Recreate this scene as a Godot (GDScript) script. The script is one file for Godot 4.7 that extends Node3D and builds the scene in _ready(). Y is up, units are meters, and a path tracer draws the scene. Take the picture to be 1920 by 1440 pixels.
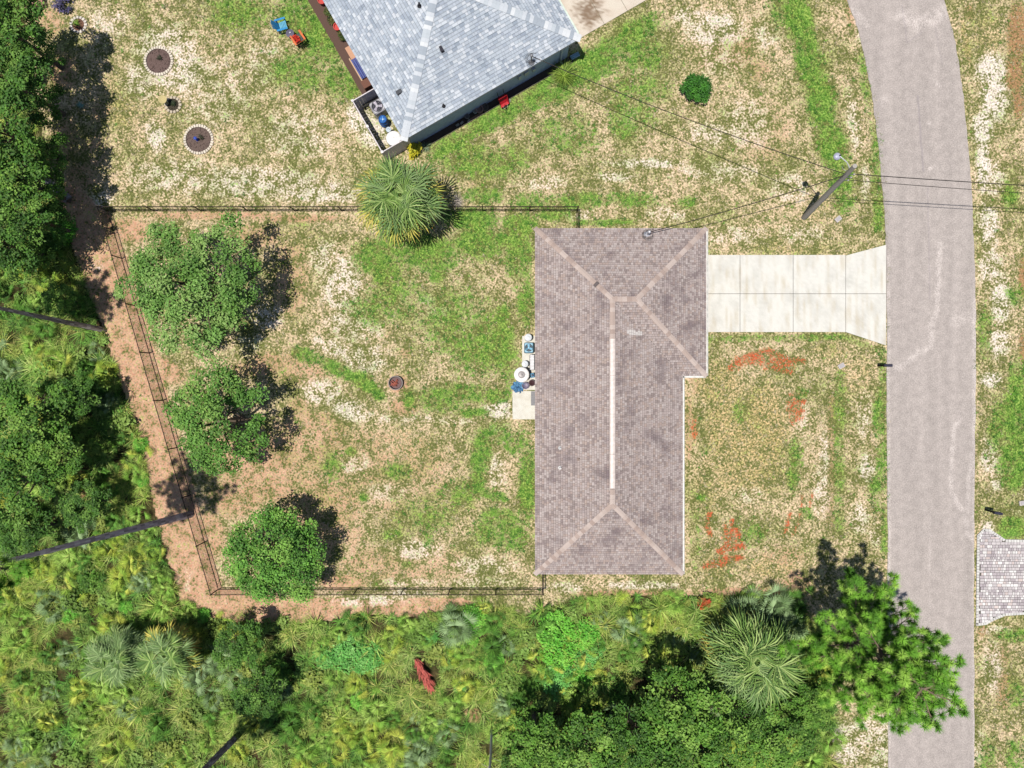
extends Node3D
# A suburban lot seen straight down from a drone 46.8 m up. x runs east (photo right), z runs south (photo down), metres.

const CAM_H := 46.8
const FOCAL := 1333.0
const GAIN := 1.75          # brightness of a white sheet lying in this sun, used to turn seen tones into base colours

var used := {}
var rng := RandomNumberGenerator.new()
var wob := FastNoiseLite.new()
var M := {}
var tri_total := 0

# ---------------------------------------------------------------- helpers
class MB:
	var v := PackedVector3Array()
	var n := PackedVector3Array()
	var c := PackedColorArray()
	var uv := PackedVector2Array()
	func tri_n(a: Vector3, b: Vector3, d: Vector3, nn: Vector3, col: Color) -> void:
		v.append(a); v.append(d); v.append(b)
		n.append(nn); n.append(nn); n.append(nn)
		c.append(col); c.append(col); c.append(col)
	func tri(a: Vector3, b: Vector3, d: Vector3, col: Color) -> void:
		tri_n(a, b, d, (b - a).cross(d - a).normalized(), col)
	func quad(a: Vector3, b: Vector3, d: Vector3, e: Vector3, col: Color) -> void:
		var nn := (b - a).cross(d - a)
		if nn.length_squared() < 1e-14:
			nn = (d - a).cross(e - a)
		nn = nn.normalized()
		tri_n(a, b, d, nn, col); tri_n(a, d, e, nn, col)
	func smooth_quad(a: Vector3, b: Vector3, d: Vector3, e: Vector3, na: Vector3, nb: Vector3, nd: Vector3, ne: Vector3, col: Color) -> void:
		v.append(a); v.append(d); v.append(b); v.append(a); v.append(e); v.append(d)
		n.append(na); n.append(nd); n.append(nb); n.append(na); n.append(ne); n.append(nd)
		for k in 6: c.append(col)
	func box(o: Vector3, s: Vector3, b: Basis, col: Color) -> void:
		# chamfered box: six faces drawn in, twelve bevels
		var h := s * 0.5
		var k: float = min(min(h.x, h.y), h.z) * 0.18
		var p := func(x: float, y: float, z: float) -> Vector3: return o + b * Vector3(x, y, z)
		for ax in 3:
			for sg in [-1.0, 1.0]:
				var u := (ax + 1) % 3
				var w := (ax + 2) % 3
				var q := []
				for t in [[-1, -1], [1, -1], [1, 1], [-1, 1]]:
					var x := Vector3.ZERO
					x[ax] = h[ax] * sg
					x[u] = (h[u] - k) * t[0] * sg
					x[w] = (h[w] - k) * t[1]
					q.append(o + b * x)
				quad(q[0], q[1], q[2], q[3], col)
		for ax in 3:
			var u := (ax + 1) % 3
			var w := (ax + 2) % 3
			for su in [-1.0, 1.0]:
				for sw in [-1.0, 1.0]:
					var q := []
					for t in [[-1, 0], [1, 0], [1, 1], [-1, 1]]:
						var x := Vector3.ZERO
						x[ax] = (h[ax] - k) * t[0] * su * sw
						x[u] = (h[u] - (k if t[1] == 1 else 0.0)) * su
						x[w] = (h[w] - (0.0 if t[1] == 1 else k)) * sw
						q.append(o + b * x)
					quad(q[0], q[1], q[2], q[3], col)
	func tube(pts: Array, rad: Array, sides: int, col: Color, cap := true) -> void:
		var rings := []
		for i in pts.size():
			var d: Vector3 = (pts[min(i + 1, pts.size() - 1)] - pts[max(i - 1, 0)]).normalized()
			var s := d.cross(Vector3.UP if abs(d.y) < 0.9 else Vector3.RIGHT).normalized()
			var t := s.cross(d)
			var ring := []
			for k in sides:
				var a := TAU * k / sides
				var o: Vector3 = s * cos(a) + t * sin(a)
				ring.append([pts[i] + o * rad[i], o])
			rings.append(ring)
		for i in pts.size() - 1:
			for k in sides:
				var a = rings[i][k]
				var b = rings[i][(k + 1) % sides]
				var d = rings[i + 1][(k + 1) % sides]
				var e = rings[i + 1][k]
				smooth_quad(a[0], e[0], d[0], b[0], a[1], e[1], d[1], b[1], col)
		if cap:
			for e in [0, pts.size() - 1]:
				for k in sides:
					var a: Vector3 = rings[e][k][0]
					var b: Vector3 = rings[e][(k + 1) % sides][0]
					if e == 0: tri(pts[e], a, b, col)
					else: tri(pts[e], b, a, col)
	func bark(pts: Array, rad: Array, sides: int, cols: Array) -> void:
		# a trunk of ragged bark plates: uneven radius, each plate its own tone
		var rings := []
		for i in pts.size():
			var d: Vector3 = (pts[min(i + 1, pts.size() - 1)] - pts[max(i - 1, 0)]).normalized()
			var s := d.cross(Vector3.RIGHT).normalized()
			var t := s.cross(d)
			var ring := []
			for k in sides:
				var a := TAU * k / sides
				var o: Vector3 = s * cos(a) + t * sin(a)
				ring.append(pts[i] + o * rad[i] * (0.9 + 0.2 * float((i * 37 + k * 53 + (i * k) % 11) % 10) / 10.0))
			rings.append(ring)
		for i in pts.size() - 1:
			for k in sides:
				quad(rings[i][k], rings[i + 1][k], rings[i + 1][(k + 1) % sides], rings[i][(k + 1) % sides], cols[(i * 7 + k * 13 + (i * k) % 5) % cols.size()])
	func lathe(prof: Array, sides: int, o: Vector3, col: Color) -> void:
		# prof: [radius, height] from the outside bottom over the top to the axis
		for i in prof.size() - 1:
			var r0: float = prof[i][0]; var y0: float = prof[i][1]
			var r1: float = prof[i + 1][0]; var y1: float = prof[i + 1][1]
			for k in sides:
				var a := TAU * k / sides
				var b := TAU * (k + 1) / sides
				var pa := o + Vector3(cos(a) * r0, y0, sin(a) * r0)
				var pb := o + Vector3(cos(b) * r0, y0, sin(b) * r0)
				var pc := o + Vector3(cos(b) * r1, y1, sin(b) * r1)
				var pd := o + Vector3(cos(a) * r1, y1, sin(a) * r1)
				var na := Vector3(cos(a) * (y1 - y0), r0 - r1, sin(a) * (y1 - y0)).normalized()
				var nb := Vector3(cos(b) * (y1 - y0), r0 - r1, sin(b) * (y1 - y0)).normalized()
				smooth_quad(pa, pd, pc, pb, na, na, nb, nb, col)
	func leaf(p: Vector3, d: Vector3, nn: Vector3, l: float, w: float, col: Color) -> void:
		var s := d.cross(nn).normalized() * w * 0.5
		var m := p + d * l * 0.45
		var t := p + d * l - nn * l * 0.12
		tri_n(p, m + s, t, (nn - s.normalized() * 0.22).normalized(), col)
		tri_n(p, t, m - s, (nn + s.normalized() * 0.22).normalized(), col)
	func blade(a: Vector3, b: Vector3, d: Vector3, col: Color) -> void:
		# a thin leaf blade, lit softly from its upper side
		var g := (b - a).cross(d - a).normalized()
		if g.y < 0.0: tri_n(a, d, b, (-g * 0.5 + Vector3.UP * 0.7).normalized(), col)
		else: tri_n(a, b, d, (g * 0.5 + Vector3.UP * 0.7).normalized(), col)
	func mesh() -> ArrayMesh:
		var a := []
		a.resize(Mesh.ARRAY_MAX)
		a[Mesh.ARRAY_VERTEX] = v
		a[Mesh.ARRAY_NORMAL] = n
		a[Mesh.ARRAY_COLOR] = c
		if uv.size() == v.size():
			a[Mesh.ARRAY_TEX_UV] = uv
		var m := ArrayMesh.new()
		m.add_surface_from_arrays(Mesh.PRIMITIVE_TRIANGLES, a)
		return m

func W(px: float, py: float, h := 0.0) -> Vector3:
	# survey point of the site plan (plan units, 28.48 to the metre at the ground) at height h
	var k := (CAM_H - h) / FOCAL
	return Vector3((px - 960.0) * k, h, (py - 720.0) * k)

func tone(r: float, g: float, b: float) -> Color:
	# base colour (linear) of a surface that looks r, g, b in open sun
	var c := Color(r / 255.0, g / 255.0, b / 255.0).srgb_to_linear()
	return Color(c.r / GAIN, c.g / GAIN, c.b / GAIN)

func vary(c: Color, amt: float) -> Color:
	var k := 1.0 + rng.randf_range(-amt, amt)
	return Color(c.r * k, c.g * k, c.b * k)

func blend(a: Color, b: Color, t: float) -> Color:
	return a.lerp(b, clamp(t, 0.0, 1.0))

func numbered(called: String) -> String:
	if not used.has(called):
		used[called] = 0
		return called
	used[called] += 1
	return "%s_%03d" % [called, used[called]]

func tag(o: Node, label: String, category: String, group := "") -> void:
	o.set_meta("label", label)
	o.set_meta("category", category)
	if group != "": o.set_meta("group", group)

func thing(called: String, label: String, category: String, at := Vector3.ZERO, turn := 0.0, group := "") -> Node3D:
	var o := Node3D.new()
	o.name = numbered(called)
	add_child(o)
	o.position = at
	o.rotation.y = turn
	tag(o, label, category, group)
	return o

func struct(called: String) -> Node3D:
	var o := Node3D.new()
	o.name = numbered(called)
	add_child(o)
	o.set_meta("kind", "structure")
	return o

func part(p: Node, called: String, shape, m: Material) -> MeshInstance3D:
	var o := MeshInstance3D.new()
	o.name = called
	o.mesh = shape.mesh() if shape is MB else shape
	o.material_override = m
	p.add_child(o, true)
	return o

func whole(called: String, shape, m: Material, label: String, category: String, at := Vector3.ZERO, turn := 0.0, group := "") -> MeshInstance3D:
	var o := MeshInstance3D.new()
	o.name = numbered(called)
	o.mesh = shape.mesh() if shape is MB else shape
	o.material_override = m
	add_child(o)
	o.position = at
	o.rotation.y = turn
	tag(o, label, category, group)
	return o

func noise_tex(sd: int, freq: float, lo: float, hi: float, size := 256, oct := 4) -> ImageTexture:
	var f := FastNoiseLite.new()
	f.seed = sd
	f.frequency = freq
	f.fractal_octaves = oct
	var im := f.get_seamless_image(size, size)
	im.convert(Image.FORMAT_L8)
	var d := im.get_data()
	for i in d.size():
		d[i] = int(clamp((lo + (hi - lo) * d[i] / 255.0) * 255.0, 0.0, 255.0))
	im = Image.create_from_data(size, size, false, Image.FORMAT_L8, d)
	im.generate_mipmaps()
	return ImageTexture.create_from_image(im)

func material(called: String, rough: float, tex: Texture2D, scale: float, metal := 0.0) -> StandardMaterial3D:
	var m := StandardMaterial3D.new()
	m.resource_name = called
	m.vertex_color_use_as_albedo = true
	m.roughness = rough
	m.metallic = metal
	m.metallic_specular = 0.3
	if tex:
		m.albedo_texture = tex
		m.uv1_triplanar = true
		m.uv1_world_triplanar = true
		m.uv1_scale = Vector3.ONE * scale
	M[called] = m
	return m

func make_materials() -> void:
	var grain := noise_tex(3, 0.09, 0.74, 1.04)
	var mottle := noise_tex(5, 0.02, 0.86, 1.04)
	var speck := noise_tex(9, 0.3, 0.72, 1.12)
	material("shingle", 0.92, speck, 1.3)
	material("paint", 0.55, mottle, 0.7)
	material("plastic", 0.4, mottle, 0.9)
	material("metal", 0.38, mottle, 1.1, 0.2)
	material("concrete", 0.85, speck, 0.55)
	material("stone", 0.9, speck, 2.0)
	material("bark", 0.95, speck, 1.6)
	material("wood", 0.8, grain, 1.2)
	material("mulch", 0.95, speck, 3.0)
	material("wire", 0.6, null, 1.0)
	var l := material("leaf", 0.6, null, 1.0)
	l.metallic_specular = 0.35
	l.backlight_enabled = true
	l.backlight = Color(0.36, 0.42, 0.14)
	l.cull_mode = BaseMaterial3D.CULL_DISABLED
	var b := material("blade", 0.65, null, 1.0)
	b.backlight_enabled = true
	b.backlight = Color(0.3, 0.36, 0.12)
	b.cull_mode = BaseMaterial3D.CULL_DISABLED

# ---------------------------------------------------------------- scene
func _ready() -> void:
	rng.seed = 20240611
	wob.seed = 77
	wob.frequency = 1.0
	var cam := Camera3D.new()
	cam.name = "camera"
	cam.position = Vector3(0, CAM_H, 0)
	cam.rotation_degrees = Vector3(-90, 0, 0)
	cam.fov = rad_to_deg(2.0 * atan(720.0 / FOCAL))
	cam.near = 0.1
	cam.far = 900.0
	add_child(cam)
	cam.current = true
	var env := Environment.new()
	env.background_mode = Environment.BG_SKY
	var sm := ProceduralSkyMaterial.new()
	sm.sky_top_color = Color(0.48, 0.57, 0.71)
	sm.sky_horizon_color = Color(0.78, 0.81, 0.85)
	sm.sky_curve = 0.15
	sm.ground_bottom_color = Color(0.25, 0.27, 0.18)
	sm.ground_horizon_color = Color(0.6, 0.66, 0.7)
	var sky := Sky.new()
	sky.sky_material = sm
	env.sky = sky
	env.background_energy_multiplier = 0.65
	env.tonemap_mode = Environment.TONE_MAPPER_LINEAR
	env.tonemap_exposure = 1.34
	env.sdfgi_enabled = true
	env.ssao_enabled = true
	env.ssil_enabled = true
	var we := WorldEnvironment.new()
	we.environment = env
	add_child(we)
	var sun := DirectionalLight3D.new()
	sun.name = "sun"
	sun.light_energy = 1.6
	sun.light_color = Color(1.0, 0.975, 0.94)
	sun.light_angular_distance = 0.5
	sun.shadow_enabled = true
	add_child(sun)
	sun.look_at_from_position(Vector3(0, 60, 0), Vector3(0.18, -1.0, -0.08) * 10.0 + Vector3(0, 60, 0), Vector3(0, 0, -1))
	make_materials()
	build_ground()
	build_road()
	build_driveways()
	build_main_house()
	build_neighbour_house()
	build_fence()
	build_yard_things()
	build_equipment()
	build_neighbour_things()
	build_pole()
	build_trees()
	build_scrub()
	build_grass()

# ---------------------------------------------------------------- ground
const MW := 512
const MH := 384
const GW := 1536
const GH := 1152
var masks := []
var scrub_polys := []

func mblob(k: int, cx: float, cy: float, rx: float, ry: float, deg := 0.0, st := 1.0) -> void:
	var m: PackedFloat32Array = masks[k]
	var r: float = max(rx, ry) * 1.25
	var ca := cos(deg_to_rad(deg)); var sa := sin(deg_to_rad(deg))
	var x0 := int(max(0.0, (cx - r + 65.3) / 4.005)); var x1 := int(min(MW - 1.0, (cx + r + 65.3) / 4.005))
	var y0 := int(max(0.0, (cy - r + 49.0) / 4.005)); var y1 := int(min(MH - 1.0, (cy + r + 49.0) / 4.005))
	for y in range(y0, y1 + 1):
		for x in range(x0, x1 + 1):
			var dx := x * 4.005 - 65.3 - cx; var dy := y * 4.005 - 49.0 - cy
			var a := (dx * ca + dy * sa) / rx; var b := (-dx * sa + dy * ca) / ry
			var w := st * (1.0 - smoothstep(0.4, 1.25, sqrt(a * a + b * b)))
			var i := y * MW + x
			if w > m[i]: m[i] = w
	masks[k] = m

func mline(k: int, pts: Array, wd: float, st := 1.0) -> void:
	var m: PackedFloat32Array = masks[k]
	for s in pts.size() - 1:
		var a := Vector2(pts[s][0], pts[s][1]); var b := Vector2(pts[s + 1][0], pts[s + 1][1])
		var x0 := int(max(0.0, (min(a.x, b.x) - wd * 1.4 + 65.3) / 4.005)); var x1 := int(min(MW - 1.0, (max(a.x, b.x) + wd * 1.4 + 65.3) / 4.005))
		var y0 := int(max(0.0, (min(a.y, b.y) - wd * 1.4 + 49.0) / 4.005)); var y1 := int(min(MH - 1.0, (max(a.y, b.y) + wd * 1.4 + 49.0) / 4.005))
		for y in range(y0, y1 + 1):
			for x in range(x0, x1 + 1):
				var p := Vector2(x * 4.005 - 65.3, y * 4.005 - 49.0)
				var d := p.distance_to(Geometry2D.get_closest_point_to_segment(p, a, b)) / wd
				var w := st * (1.0 - smoothstep(0.4, 1.3, d))
				var i := y * MW + x
				if w > m[i]: m[i] = w
	masks[k] = m

func mpoly(k: int, pl: PackedVector2Array, st := 1.0) -> void:
	var m: PackedFloat32Array = masks[k]
	for y in MH:
		for x in MW:
			if Geometry2D.is_point_in_polygon(Vector2(x * 4.005 - 65.3, y * 4.005 - 49.0), pl):
				m[y * MW + x] = max(m[y * MW + x], st)
	masks[k] = m

func pv(a: Array) -> PackedVector2Array:
	var r := PackedVector2Array()
	for i in a.size() / 2: r.append(Vector2(a[i * 2], a[i * 2 + 1]))
	return r

func mask_at(k: int, px: float, py: float) -> float:
	var x: int = clampi(int((px + 65.3) / 4.005), 0, MW - 1)
	var y: int = clampi(int((py + 49.0) / 4.005), 0, MH - 1)
	return masks[k][y * MW + x]

func in_scrub(px: float, py: float) -> bool:
	for p in scrub_polys:
		if Geometry2D.is_point_in_polygon(Vector2(px, py), p): return true
	return false

func ground_h(x: float, z: float) -> float:
	# two shallow grassed drainage swales beside the road
	var px := x * 28.48 + 960.0; var py := z * 28.48 + 720.0
	var h := 0.0
	if py > 690.0 and py < 1040.0:
		h -= 0.16 * exp(-pow((px - 1573.0) / 22.0, 2.0)) * smoothstep(690.0, 740.0, py) * (1.0 - smoothstep(980.0, 1040.0, py))
	if py < 380.0:
		var cx: float = 1482.0 + 95.0 * clamp((py + 40.0) / 400.0, 0.0, 1.0)
		h -= 0.14 * exp(-pow((px - cx) / 30.0, 2.0)) * (1.0 - smoothstep(300.0, 380.0, py))
	return h

const GREEN := 0
const SAND := 1
const LITTER := 2
const CLAY := 3
const STRAW := 4
const BROWN := 5
const FLOOR := 6
const DENSE := 7

func paint_masks() -> void:
	for k in 8:
		var m := PackedFloat32Array()
		m.resize(MW * MH)
		masks.append(m)
	scrub_polys.append(pv([-90, 455, 60, 440, 118, 418, 140, 480, 160, 540, 190, 610, 215, 690, 245, 775, 268, 850, 285, 940, 308, 1035, 338, 1130, 400, 1162, 480, 1168, 600, 1164, 690, 1150, 800, 1158, 830, 1142, 905, 1128, 990, 1152, 1065, 1124, 1150, 1116, 1400, 1116, 1480, 1122, 1540, 1180, 1560, 1260, 1560, 1370, 1545, 1520, -90, 1520]))
	scrub_polys.append(pv([-90, -70, 20, -70, 45, 40, 62, 150, 80, 260, 95, 330, 118, 418, 60, 440, -90, 455]))
	for p in scrub_polys: mpoly(FLOOR, p)
	# lush grass
	for a in [[610, 60, 55, 75, 0, 0.9], [560, 25, 55, 45, 0, 0.8], [640, 150, 45, 40, 40, 0.75], [560, 130, 60, 45, 0, 0.6], [450, 20, 60, 40, 0, 0.6], [700, 120, 30, 60, 0, 0.7],
			[840, 268, 60, 22, -28, 0.95], [930, 215, 75, 26, -28, 1.0], [1030, 165, 75, 32, -28, 1.0], [1120, 112, 85, 34, -28, 1.0], [1190, 55, 60, 26, -28, 0.8], [1190, 100, 60, 40, 0, 0.62],
			[1180, 215, 45, 40, 0, 0.6], [900, 300, 90, 40, 0, 0.55], [1060, 250, 70, 40, 0, 0.5], [1200, 165, 60, 40, 0, 0.5], [1170, 240, 30, 20, 0, 0.7],
			[790, 470, 90, 40, 10, 0.9], [700, 480, 45, 38, 0, 0.8], [720, 500, 30, 40, 0, 0.85], [880, 410, 60, 25, 0, 1.0], [900, 450, 70, 35, 0, 0.85], [970, 420, 40, 28, 0, 0.8], [970, 480, 30, 60, 0, 0.8], [815, 505, 25, 25, 0, 0.8], [985, 560, 20, 50, 0, 0.75], [940, 590, 15, 25, 0, 0.85],
			[700, 575, 60, 40, 0, 0.5], [760, 560, 50, 50, 0, 0.55], [850, 600, 90, 70, 0, 0.52], [890, 660, 60, 50, 0, 0.6], [940, 650, 30, 60, 0, 0.72], [965, 700, 25, 30, 0, 0.8],
			[575, 665, 32, 15, 20, 1.0], [630, 690, 48, 15, 28, 1.0], [680, 715, 40, 15, 30, 1.0], [708, 738, 14, 12, 0, 0.9], [765, 748, 12, 22, 0, 0.8], [885, 772, 34, 10, 0, 1.0], [825, 745, 50, 30, 0, 0.62], [870, 735, 50, 25, 0, 0.6], [930, 740, 30, 16, 0, 0.7],
			[900, 850, 22, 60, 10, 0.85], [895, 900, 15, 35, 0, 0.95], [920, 925, 35, 12, 20, 0.95], [930, 985, 50, 40, 0, 0.75], [955, 1005, 40, 30, 0, 0.9], [985, 900, 18, 90, 0, 0.9], [970, 830, 30, 30, 0, 0.7], [935, 810, 35, 25, 0, 0.6],
			[620, 870, 20, 30, 0, 0.6], [655, 845, 12, 10, 0, 0.7], [740, 880, 30, 20, 0, 0.55], [730, 1000, 20, 12, 0, 0.6], [760, 1056, 12, 8, 0, 0.8], [800, 1010, 12, 16, 0, 0.6], [680, 930, 10, 10, 0, 0.7], [860, 920, 40, 30, 0, 0.5], [800, 960, 60, 40, 0, 0.45],
			[1090, 375, 60, 18, 0, 0.72], [1180, 372, 60, 16, 0, 0.8], [1285, 378, 20, 14, 0, 0.8], [1000, 375, 60, 18, 0, 0.75], [1130, 415, 60, 8, 0, 0.7], [1040, 400, 40, 14, 0, 0.6], [900, 365, 50, 20, 0, 0.7],
			[1495, 30, 32, 50, -15, 1.0], [1515, 110, 30, 60, -15, 1.0], [1538, 190, 32, 60, -10, 0.95], [1560, 270, 30, 50, -10, 0.95], [1575, 340, 26, 30, 0, 0.85], [1580, 380, 22, 25, 0, 0.75], [1460, 20, 30, 40, 0, 0.55], [1620, 150, 12, 60, -8, 0.5], [1640, 300, 12, 80, 0, 0.6], [1645, 400, 12, 40, 0, 0.6],
			[1905, 780, 30, 70, 0, 1.0], [1900, 870, 35, 50, 0, 1.0], [1895, 990, 32, 25, 0, 1.0], [1870, 800, 20, 60, 0, 0.6], [1905, 550, 20, 25, 0, 0.7], [1905, 700, 18, 40, 0, 0.7], [1890, 370, 18, 30, 0, 0.55], [1900, 1190, 40, 15, 0, 0.7], [1905, 1420, 30, 40, 0, 0.6], [1850, 1420, 22, 40, 0, 0.55], [1845, 620, 15, 50, 0, 0.55], [1900, 1300, 20, 30, 0, 0.5],
			[1645, 780, 14, 50, 0, 0.62], [1640, 920, 18, 40, 0, 0.62], [1650, 860, 12, 40, 0, 0.6], [1490, 850, 14, 40, 0, 0.62], [1485, 890, 12, 35, 0, 0.6], [1385, 770, 18, 25, 0, 0.55], [1500, 735, 12, 14, 0, 0.7], [1510, 960, 12, 14, 0, 0.7], [1318, 840, 12, 10, 0, 0.6], [1312, 930, 12, 10, 0, 0.7], [1300, 1010, 14, 60, 0, 0.5], [1410, 1000, 26, 30, 0, 0.5]]:
		mblob(GREEN, a[0], a[1], a[2] * 1.12, a[3] * 1.12, a[4], a[5] if a[5] > 0.72 else a[5] * 1.12)
	mline(GREEN, [[1573, 700], [1572, 850], [1574, 1000]], 12.0, 0.55)
	mline(BROWN, [[1560, 740], [1556, 980]], 12.0, 0.45)
	mline(GREEN, [[1650, 655], [1655, 800], [1655, 1040]], 8.0, 0.55)
	mline(GREEN, [[1330, 632], [1580, 630], [1655, 660]], 7.0, 0.5)
	# pale sand showing through
	for a in [[310, 90, 75, 60, 0, 0.7], [330, 130, 70, 55, 0, 0.72], [260, 150, 40, 50, 0, 0.62], [200, 40, 50, 40, 0, 0.55], [290, 255, 25, 40, -20, 0.75], [330, 330, 120, 45, 0, 0.55], [480, 340, 160, 40, 0, 0.65], [600, 360, 110, 28, 0, 0.65], [560, 250, 90, 60, 0, 0.5], [672, 215, 30, 40, 0, 0.95], [705, 245, 40, 40, 0, 1.0], [690, 245, 22, 40, -30, 0.9], [500, 120, 50, 60, 0, 0.5], [400, 170, 100, 90, 0, 0.45],
			[640, 530, 50, 70, 0, 0.7], [655, 600, 60, 50, 0, 0.6], [700, 610, 30, 30, 0, 0.5], [610, 480, 40, 40, 0, 0.55], [800, 560, 25, 15, 0, 0.6], [820, 580, 40, 20, 0, 0.55], [680, 670, 60, 40, 0, 0.6], [620, 650, 60, 20, 20, 0.6],
			[600, 735, 55, 32, 10, 0.65], [650, 765, 45, 28, 20, 0.72], [690, 780, 60, 14, 8, 0.5], [770, 783, 90, 8, 0, 0.5], [850, 788, 70, 8, 0, 0.45], [930, 770, 35, 20, 0, 0.9], [935, 800, 30, 12, 0, 0.6], [940, 760, 20, 20, 0, 0.9],
			[660, 870, 40, 30, 0, 0.5], [930, 880, 22, 45, 0, 0.6], [780, 1030, 60, 25, 0, 0.6], [900, 1060, 80, 25, 0, 0.55], [720, 920, 60, 20, 0, 0.45], [760, 1090, 80, 12, 0, 0.45], [900, 1090, 90, 14, 0, 0.45],
			[1340, 55, 70, 45, 0, 0.72], [1290, 30, 40, 25, 0, 0.6], [1210, 60, 15, 14, 0, 0.75], [1350, 110, 60, 40, 0, 0.5], [1430, 60, 40, 40, 0, 0.5], [1400, 230, 60, 60, 0, 0.52], [1330, 250, 60, 30, 0, 0.55], [1210, 305, 90, 12, 0, 0.75], [1150, 330, 50, 12, 0, 0.65], [1350, 320, 110, 25, 0, 0.5], [1480, 350, 50, 40, 0, 0.5], [1020, 340, 60, 20, 0, 0.5], [1080, 400, 50, 16, 0, 0.6], [1250, 400, 60, 18, 0, 0.5], [1380, 440, 80, 25, 0, 0.5], [1610, 50, 14, 50, -12, 0.5], [1600, 230, 16, 80, -8, 0.55], [1620, 340, 16, 40, 0, 0.6], [1500, 440, 60, 25, 0, 0.5],
			[1855, 130, 36, 40, 0, 1.0], [1862, 180, 34, 60, 0, 0.9], [1840, 240, 26, 40, 0, 0.95], [1842, 310, 18, 60, 0, 1.0], [1860, 330, 30, 50, 0, 0.6], [1850, 420, 26, 60, 0, 0.78], [1855, 500, 30, 50, 0, 0.7], [1875, 560, 26, 60, 0, 0.85], [1870, 640, 26, 40, 0, 0.8], [1855, 710, 26, 18, 0, 1.0], [1855, 850, 26, 45, 0, 0.7], [1870, 900, 20, 25, 0, 0.7], [1850, 985, 18, 18, 0, 0.75], [1870, 1180, 40, 12, 0, 0.6], [1860, 1250, 24, 60, 0, 0.62], [1835, 1400, 14, 40, 0, 0.6], [1905, 960, 14, 12, 0, 0.4],
			[1545, 850, 14, 60, 0, 0.55], [1620, 780, 24, 60, 0, 0.5], [1625, 880, 20, 40, 0, 0.75], [1610, 970, 24, 40, 0, 0.6], [1540, 920, 24, 60, 0, 0.55], [1500, 780, 20, 40, 0, 0.45], [1400, 925, 40, 20, 0, 0.5], [1640, 1000, 14, 30, 0, 0.6], [1590, 1400, 40, 45, 0, 0.72], [1650, 1420, 30, 30, 0, 0.6], [1200, 1095, 100, 10, 0, 0.7], [1060, 1100, 60, 14, 0, 0.55],
			[275, 540, 14, 16, 0, 0.6], [500, 590, 40, 30, 0, 0.6], [470, 640, 40, 20, 0, 0.55], [190, 372, 26, 22, 40, 0.75], [180, 500, 14, 10, 0, 0.7], [690, 1125, 90, 14, 0, 0.7], [760, 1110, 60, 8, 0, 0.6], [345, 1090, 20, 30, 0, 0.4], [785, 1225, 14, 30, -10, 0.5], [8, 1390, 26, 80, 0, 0.6], [5, 1230, 16, 30, 0, 0.4]]:
		mblob(SAND, a[0], a[1], a[2], a[3], a[4], a[5])
	mline(SAND, [[1560, 1375], [1650, 1365], [1660, 1470], [1550, 1470]], 34.0, 0.6)
	# needle and leaf litter
	mpoly(LITTER, pv([100, 330, 135, 345, 205, 396, 250, 520, 300, 690, 345, 850, 385, 1000, 415, 1100, 560, 1118, 700, 1122, 860, 1118, 900, 1130, 800, 1170, 600, 1180, 400, 1175, 330, 1140, 300, 1030, 260, 870, 210, 700, 150, 500, 110, 410]), 0.85)
	for a in [[110, 130, 45, 50, 0, 0.7], [120, 260, 35, 60, 0, 0.6], [150, 330, 40, 40, 0, 0.62], [90, 40, 40, 40, 0, 0.6], [170, 280, 40, 60, 0, 0.5], [190, 210, 30, 30, 0, 0.5], [240, 430, 50, 30, 0, 0.85], [540, 520, 50, 100, 0, 0.55], [560, 690, 80, 50, 0, 0.55], [470, 860, 140, 80, 0, 0.66], [600, 960, 110, 130, 0, 0.56], [580, 820, 110, 80, 0, 0.58], [680, 860, 110, 80, 0, 0.5], [760, 900, 140, 120, 0, 0.42], [760, 1060, 200, 50, 0, 0.5], [1350, 90, 90, 60, 0, 0.42], [1430, 250, 70, 90, 0, 0.4], [400, 402, 180, 10, 0, 0.7], [560, 408, 110, 10, 0, 0.7], [480, 440, 60, 30, 0, 0.6], [300, 690, 60, 30, 20, 0.8], [470, 690, 60, 20, 0, 0.62], [500, 680, 40, 30, 0, 0.7], [560, 760, 30, 30, 0, 0.55], [580, 820, 50, 40, 0, 0.55], [440, 930, 80, 50, -10, 0.7], [520, 910, 60, 40, 0, 0.66], [600, 900, 60, 60, 0, 0.45], [390, 1000, 40, 60, 0, 0.75], [660, 1000, 40, 50, 0, 0.45], [680, 1050, 40, 40, 0, 0.55], [640, 1090, 60, 20, 0, 0.75], [1180, 1110, 150, 8, 0, 0.8], [1400, 1108, 120, 12, 0, 0.75], [1490, 1090, 40, 30, 0, 0.65], [1470, 1040, 50, 25, 0, 0.5], [720, 620, 30, 20, 0, 0.4], [640, 620, 30, 12, 0, 0.5], [720, 950, 40, 10, 0, 0.5], [760, 660, 20, 14, 0, 0.5], [745, 718, 28, 22, 0, 0.8], [755, 760, 34, 24, 0, 0.7], [1290, 800, 10, 80, 0, 0.55], [1300, 700, 14, 60, 0, 0.4], [900, 345, 40, 20, 0, 0.45], [1370, 90, 60, 60, 0, 0.6], [1420, 130, 30, 30, 0, 0.5], [1590, 20, 10, 60, -14, 0.6], [1320, 115, 30, 20, 0, 0.5]]:
		mblob(LITTER, a[0], a[1], a[2], a[3], a[4], a[5])
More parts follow.
